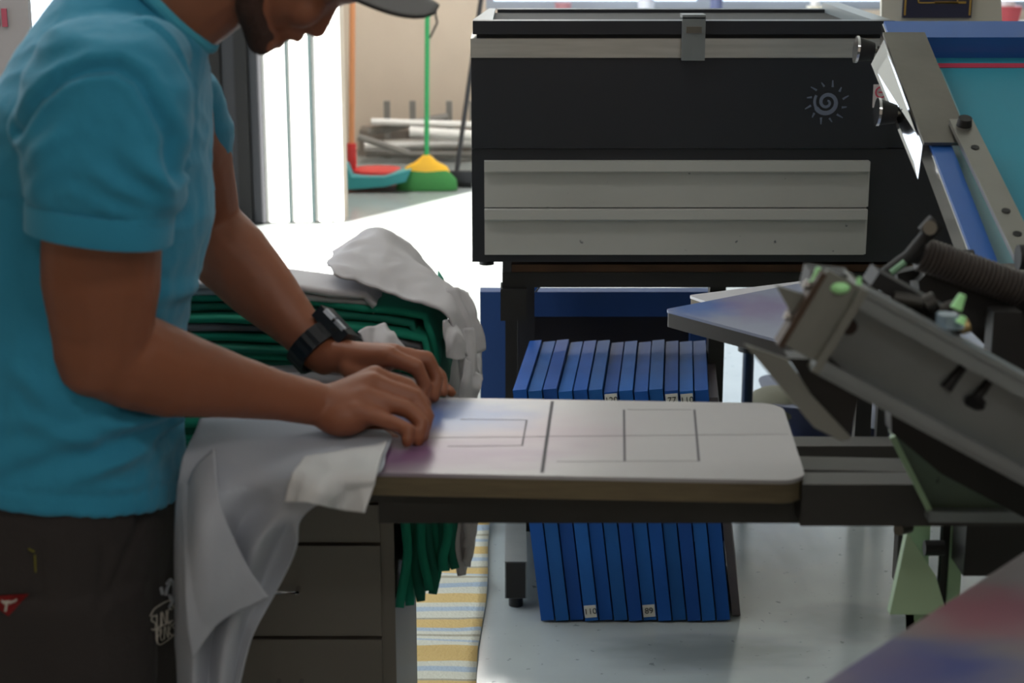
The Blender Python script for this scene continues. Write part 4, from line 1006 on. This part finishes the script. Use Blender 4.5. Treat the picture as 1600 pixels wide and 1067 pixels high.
# ---- t-shirt
ts = MB()
ts.loft([((-.546,YM,.868),(.154,0,-.024),(0,.188,-.024)), ((-.546,YM,.91),(.150,0,-.02),(0,.188,-.02)), ((-.546,YM,.945),(.146,0,-.01),(0,.188,0)), ((-.535,YM,1.00),(.140,0,0),(0,.184,0)), ((-.520,YM,1.08),(.146,0,0),(0,.182,0)), ((-.500,YM,1.17),(.152,0,0),(0,.188,0)), ((-.482,YM,1.26),(.136,0,0),(0,.198,0)), ((-.458,YM,1.33),(.112,0,0.0),(0,.205,0)), ((-.437,YM,1.375),(.090,0,-.02),(0,.160,0)), ((-.415,YM,1.405),(.070,0,-.045),(0,.100,0)), ((-.392,YM,1.430),(.050,0,-.058),(0,.076,0))], 36, 2.3)
# near sleeve
hem = at(155, 363, 1.765)
dn = (hem-sh).normalized()
def ring(c, ra, rb, tilt=0): # ra front-back, rb side
    return (c, V((ra,0,tilt)), V((0,rb,0)))
ts.loft([ring(sh+V((.01,.04,.062)), .030,.03), ring(sh+V((.005,.02,.045)), .062,.055,-.012), ring(sh+V((0,.005,.0)), .084,.066,-.01), ring(sh.lerp(hem,.35), .083,.068,-.008), ring(sh.lerp(hem,.7), .077,.068,-.008), ring(sh.lerp(hem,.93), .0725,.066,-.009), ring(hem, .0725,.066,-.009)], 32, 2.2)
# far sleeve
heml = at(291, 262, 2.205); dl = (heml-shl).normalized()
ts.loft([ring(shl+V((-.01,-.03,.05)), .03,.03), ring(shl+V((-.01,0,.0)), .058,.055), ring(shl.lerp(heml,.5), .062,.062), ring(heml, .058,.060)], 28, 2.2)
ts.ell((-.42,YM-.12,1.375), (.075,.085,.042)); ts.ell((-.42,YM+.12,1.36), (.06,.08,.035))
tsm = blend(ts, .0040, 5, .5)
bmx = bmesh.new(); bmx.from_mesh(tsm); vs_ = [v for v in bmx.verts if v.co.z > 1.22 and not (v.co.z < 1.26 and v.co.y > 2.0)]
for _ in range(22): bmesh.ops.smooth_vert(bmx, verts=vs_, factor=.5, use_axis_x=True, use_axis_y=True, use_axis_z=True)
bmx.to_mesh(tsm); bmx.free()
seam = [at(58,196,1.80), at(80,150,1.77), at(112,118,1.75), at(150,104,1.75), at(195,100,1.76), at(235,118,1.78), at(262,160,1.79), at(282,200,1.80), at(285,255,1.81)]
def near_seam(p):
    # compare in plan-free side view (x, z) on the camera side
    best = 9
    if p.y > YM-.08: return 0
    for a, b in zip(seam, seam[1:]):
        ax, az, bx_, bz = a.x, a.z, b.x, b.z; dx, dz = bx_-ax, bz-az
        t_ = max(0, min(1, ((p.x-ax)*dx+(p.z-az)*dz)/(dx*dx+dz*dz))); best = min(best, math.hypot(p.x-ax-dx*t_, p.z-az-dz*t_))
    return math.exp(-(best/.0055)**2) - .5*math.exp(-((best-.011)/.006)**2)
gathers = []
for (a, b, w_, amp) in (((262,300),(205,222),.010,.007), ((268,330),(150,250),.010,.006), ((262,350),(120,290),.010,.004), ((60,250),(120,190),.011,.006), ((50,310),(110,240),.010,.004), ((236,240),(262,330),.008,.006), ((205,170),(240,250),.010,.003)):
    gathers.append((at(*a,1.74), at(*b,1.74), w_, amp))
belly = []
for (a, b, w_, amp) in (((262,650),(160,600),.009,.007), ((258,690),(130,660),.010,.008), ((262,730),(175,700),.009,.006), ((255,620),(200,540),.010,.006), ((300,520),(235,470),.012,.005), ((315,440),(290,330),.012,.004), ((40,640),(160,700),.012,.005), ((20,560),(110,640),.014,.005), ((285,560),(225,610),.009,.006), ((230,715),(120,745),.009,.004), ((335,140),(335,300),.008,.005), ((240,60),(300,170),.012,.004), ((215,20),(285,110),.010,.004)):
    belly.append((at(*a,1.79), at(*b,1.79), w_, amp))
def seg2(p, a, b):
    dx, dz = b.x-a.x, b.z-a.z; t_ = ((p.x-a.x)*dx+(p.z-a.z)*dz)/(dx*dx+dz*dz); tc_ = max(0, min(1, t_))
    return math.hypot(p.x-a.x-dx*tc_, p.z-a.z-dz*tc_), tc_
def shirt_d(p, n):
    d = .004*fb(p, 8) + .0026*ridge(p, 15, (1,1,2.2))*(.6+fb(p,4)) + .001*ridge(p, 34, (1.6,1,1))
    nearside = p.y < YM-.02
    if nearside:
        sleeve = p.y < 1.79 and p.z > 1.18
        for (a, b, w_, amp) in (gathers if sleeve else belly):
            q, t_ = seg2(p, a, b)
            if q < w_*3: d += 1.5*amp*math.exp(-(q/w_)**2)*math.sin(math.pi*(.12+.8*t_))
        s_ = near_seam(p); d -= .0075*s_
    if p.z < 1.0: d += .0065*math.sin(p.z*120+6*noise.noise(p*6))*max(0, min(1, (1.0-p.z)/.05))*max(0, min(1, (p.z-.905)/.03))*max(0, (p.x+.62)/.2)
    hz_ = .868-.024*(p.x+.546)/.152 - .024*(p.y-YM)/.188+.026
    if abs(p.z-hz_) < .004: d -= .0016
    q = abs((p-hem).dot(dn)+.026)
    if p.y < 1.86 and p.z > 1.1 and p.z < 1.3 and q < .004: d -= .0018
    return d
displace(tsm, shirt_d)
m_shirt = mat('turquoise_cotton', (44,146,182), .85, var=.07, vscale=7, bump=.12, bscale=260, sheen=.15)
link_mesh(tsm, 'tshirt', m_shirt, pe, smooth=3.2)
cf_ = MB(); q_ = hem-dn*.028
cf_.loft([(q_, V((.0752,0,-.009)), V((0,.0685,0))), (q_+dn*.002, V((.0758,0,-.009)), V((0,.0690,0))), (hem+dn*.002, V((.0752,0,-.0105)), V((0,.0688,0))), (hem+dn*.003, V((.0750,0,-.0105)), V((0,.0685,0)))], 56, 2.2)
cf_.out('sleeve_cuff', m_shirt, pe, smooth=.5)
# ribbed collar
c0 = V((-.388, YM, 1.434)); tl = V((.051,0,-.059)); lt_ = V((0,.077,0))
pts = [c0+tl*math.cos(2*math.pi*i/36)+lt_*math.sin(2*math.pi*i/36) for i in range(37)]
MB().tube(pts, .0075, 10).out('collar', mat('turquoise_rib', (70,165,190), .85), pe)
# ---- trousers
tr = MB()
tr.loft([((-.553,YM,.70),(.150,0,0),(0,.185,0)), ((-.55,YM,.80),(.148,0,0),(0,.186,0)), ((-.546,YM,.88),(.140,0,0),(0,.180,0)), ((-.546,YM,.925),(.132,0,0),(0,.170,0))], 36, 2.4)
for y in (YM-.095, YM+.098):
    tr.loft([((-.553,y,.78),(.138,0,0),(0,.095,0)), ((-.545,y,.65),(.128,0,0),(0,.096,0)), ((-.545,y,.45),(.105,0,0),(0,.09,0)), ((-.555,y,.25),(.095,0,0),(0,.085,0)), ((-.56,y,.06),(.09,0,0),(0,.08,0))], 30, 2.2)
trm = blend(tr, .0045, 6, .5)
pk = [at(195,795,1.77), at(196,858,1.77), at(156,950,1.77)]
def tr_d(p, n):
    d = .004*fb(p, 7, (1,1,.7)) + .0025*ridge(p, 11, (1,1,.6)) + .001*fb(p, 45)
    if p.y < YM-.05:
        for a, b in zip(pk, pk[1:]):
            q, t_ = seg2(p, a, b); d -= .004*math.exp(-(q/.0045)**2)
        for a, b in (((150,880),(148,960)), ((60,850),(62,930)), ((56,935),(0,940))):
            q, t_ = seg2(p, at(*a,1.77), at(*b,1.77)); d -= .003*math.exp(-(q/.005)**2)
    return d
displace(trm, tr_d)
m_tr = mat('dark_brown_canvas', (50,44,43), .85, var=.15, vscale=10, bump=.2, bscale=180)
tro = link_mesh(trm, 'trousers', m_tr, pe, smooth=3.2)
# prints on the trousers, laid on the cloth surface
tr_me = tro.data.copy(); tr_me.transform(Matrix.Translation(pe.location))
bmt = bmesh.new(); bmt.from_mesh(tr_me); BV = BVHTree.FromBMesh(bmt); bmt.free()
def on_cloth(px, py, off=.0022):
    h, n_, i_, d_ = BV.ray_cast(V((0,0,CZ)), ray(px, py).normalized())
    return (h + n_*off) if h else at(px, py, 1.78)
def decal_strokes(strokes, name, m, parent, r, off=.0022):
    mb = MB()
    for st_ in strokes:
        P = [on_cloth(*q) for q in catmull([V((a, b, 0)) for a, b in st_], max(6, 5*len(st_))) for q in [(q.x, q.y)]] if False else [on_cloth(q.x, q.y, off) for q in catmull([V((a, b, 0)) for a, b in st_], max(6, 5*len(st_)))]
        mb.tube(P, r, 6)
    return mb.out(name, m, parent)
m_pr = mat('white_print', (196,188,178), .7)
def letters(word, x, y, w, h, slope, name):
    G = {'S':[[(1,.1),(.3,0),(0,.28),(.9,.6),(.8,1),(0,.9)]], 'U':[[(0,0),(.05,.8),(.5,1),(.95,.8),(1,0)]], 'N':[[(0,1),(0,0),(1,1),(1,0)]], 'C':[[(1,.1),(.3,0),(0,.5),(.3,1),(1,.9)]],
         'P':[[(0,1),(0,0)],[(0,0),(.9,.1),(.9,.45),(0,.55)]], 'K':[[(0,0),(0,1)],[(.9,0),(0,.55)],[(0,.5),(1,1)]], 'O':[[(.5,0),(0,.5),(.5,1),(1,.5),(.5,0)]]}
    out = []
    for i, c in enumerate(word):
        for st_ in G[c]: out.append([(x+i*w*1.25+a*w, y+b*h-(i*w*1.25+a*w)*slope) for a, b in st_])
    return decal_strokes(out, name, m_pr, tro, .0008)
letters('SUNC', 234, 963, 6.6, 22, .42, 'lettering')
letters('PUNKS', 243, 984, 5.0, 19, .42, 'lettering')
decal_strokes([[(232,962),(240,950),(262,938),(268,948),(275,958)], [(236,984),(242,982),(268,968)], [(241,982),(244,1006),(262,998),(275,982),(274,962)]], 'print_outline', m_pr, tro, .0009)
decal_strokes([[(258,912),(264,906),(269,916),(268,934),(262,948)], [(256,930),(258,920),(262,912)], [(249,918),(251,928)], [(266,942),(262,930)]], 'print_figure', mat('print_grey', (170,172,180), .7), tro, .0021)
mb = MB(); Pq = [on_cloth(*q, .002) for q in ((-6,930),(20,928),(46,926),(34,940),(14,962),(-6,950))]
f_ = [mb.bm.verts.new(p) for p in Pq]; mb.bm.faces.new(f_)
rt = mb; bmesh.ops.solidify(rt.bm, geom=rt.bm.faces[:], thickness=.0015)
rt.out('red_tag', mat('red_patch', (150,18,20), .6), tro, smooth=None)
decal_strokes([[(4,934),(14,942),(27,931)], [(14,942),(10,955)]], 'tag_mark', m_pr, bpy.data.objects['red_tag'] if 'red_tag' in bpy.data.objects else tro, .0013, .0055)
decal_strokes([[(45,856),(53,861)], [(54,866),(55,893)]], 'yellow_stitch', mat('yellow_thread', (110,104,20), .7), tro, .001)
# shoes
for y in (YM-.095, YM+.098):
    s_ = MB(); s_.loft([((-.64,y,.045),(0,.03,0),(0,0,.035)), ((-.60,y,.055),(0,.045,0),(0,0,.052)), ((-.52,y,.055),(0,.046,0),(0,0,.052)), ((-.43,y,.04),(0,.05,0),(0,0,.037)), ((-.37,y,.03),(0,.035,0),(0,0,.026))], 20, 2.6)
    s_.out('shoe', m_blackr, pe)
# ---- wristwatch on the far wrist
fd = (wl-ell).normalized(); wc = ell.lerp(wl, .93)
wa = V((0,1,0)); wa = (wa-fd*wa.dot(fd)).normalized(); wb = fd.cross(wa)
if wb.z < 0: wb = -wb
ang_up = (V((.2,.30,1)) - fd*V((.2,.30,1)).dot(fd)).normalized(); side = fd.cross(ang_up).normalized()
st_ = MB(); n_ = 40; prof = []
for i in range(n_+1):
    a = 2*math.pi*i/n_; rr = .0335 + (.001 if i % 2 else 0)
    prof.append((wc + (wa*math.cos(a)*1.0 + wb*math.sin(a)*.97)*rr))
for i in range(n_):
    a, b = prof[i], prof[i+1]; oa = (a-wc).normalized(); ob = (b-wc).normalized(); hw = fd*.0125
    st_.hexa([a-hw, a+hw, b+hw, b-hw, a-hw+oa*.0045, a+hw+oa*.0045, b+hw+ob*.0045, b-hw+ob*.0045])
wt = st_.out('wristwatch', mat('black_resin', (20,22,28), .4), pe)
cc = wc + ang_up*.037
MB().obox(cc, fd*.026, side*.023, ang_up*.009).bevel(.006, 3).out('watch_case', mat('black_resin', (20,22,28)), wt)
MB().tube([cc+ang_up*.0075, cc+ang_up*.0095], .015, 24).out('watch_face', mat('grey_display', (60,66,72), .15), wt)
sg = 1 if side.y < 0 else -1
for q in (-1, 1): MB().obox(cc+fd*.010*q+ang_up*.0082+side*.0195*sg, fd*.008, side*.0035, ang_up*.0030).bevel(.001,1).out('white_marking', mat('white_resin', (210,215,225), .4), wt)
for q in (-1,1): MB().tube([cc+side*.02*q+fd*.01, cc+side*.0245*q+fd*.01], .003).out('button', m_blackr, wt)
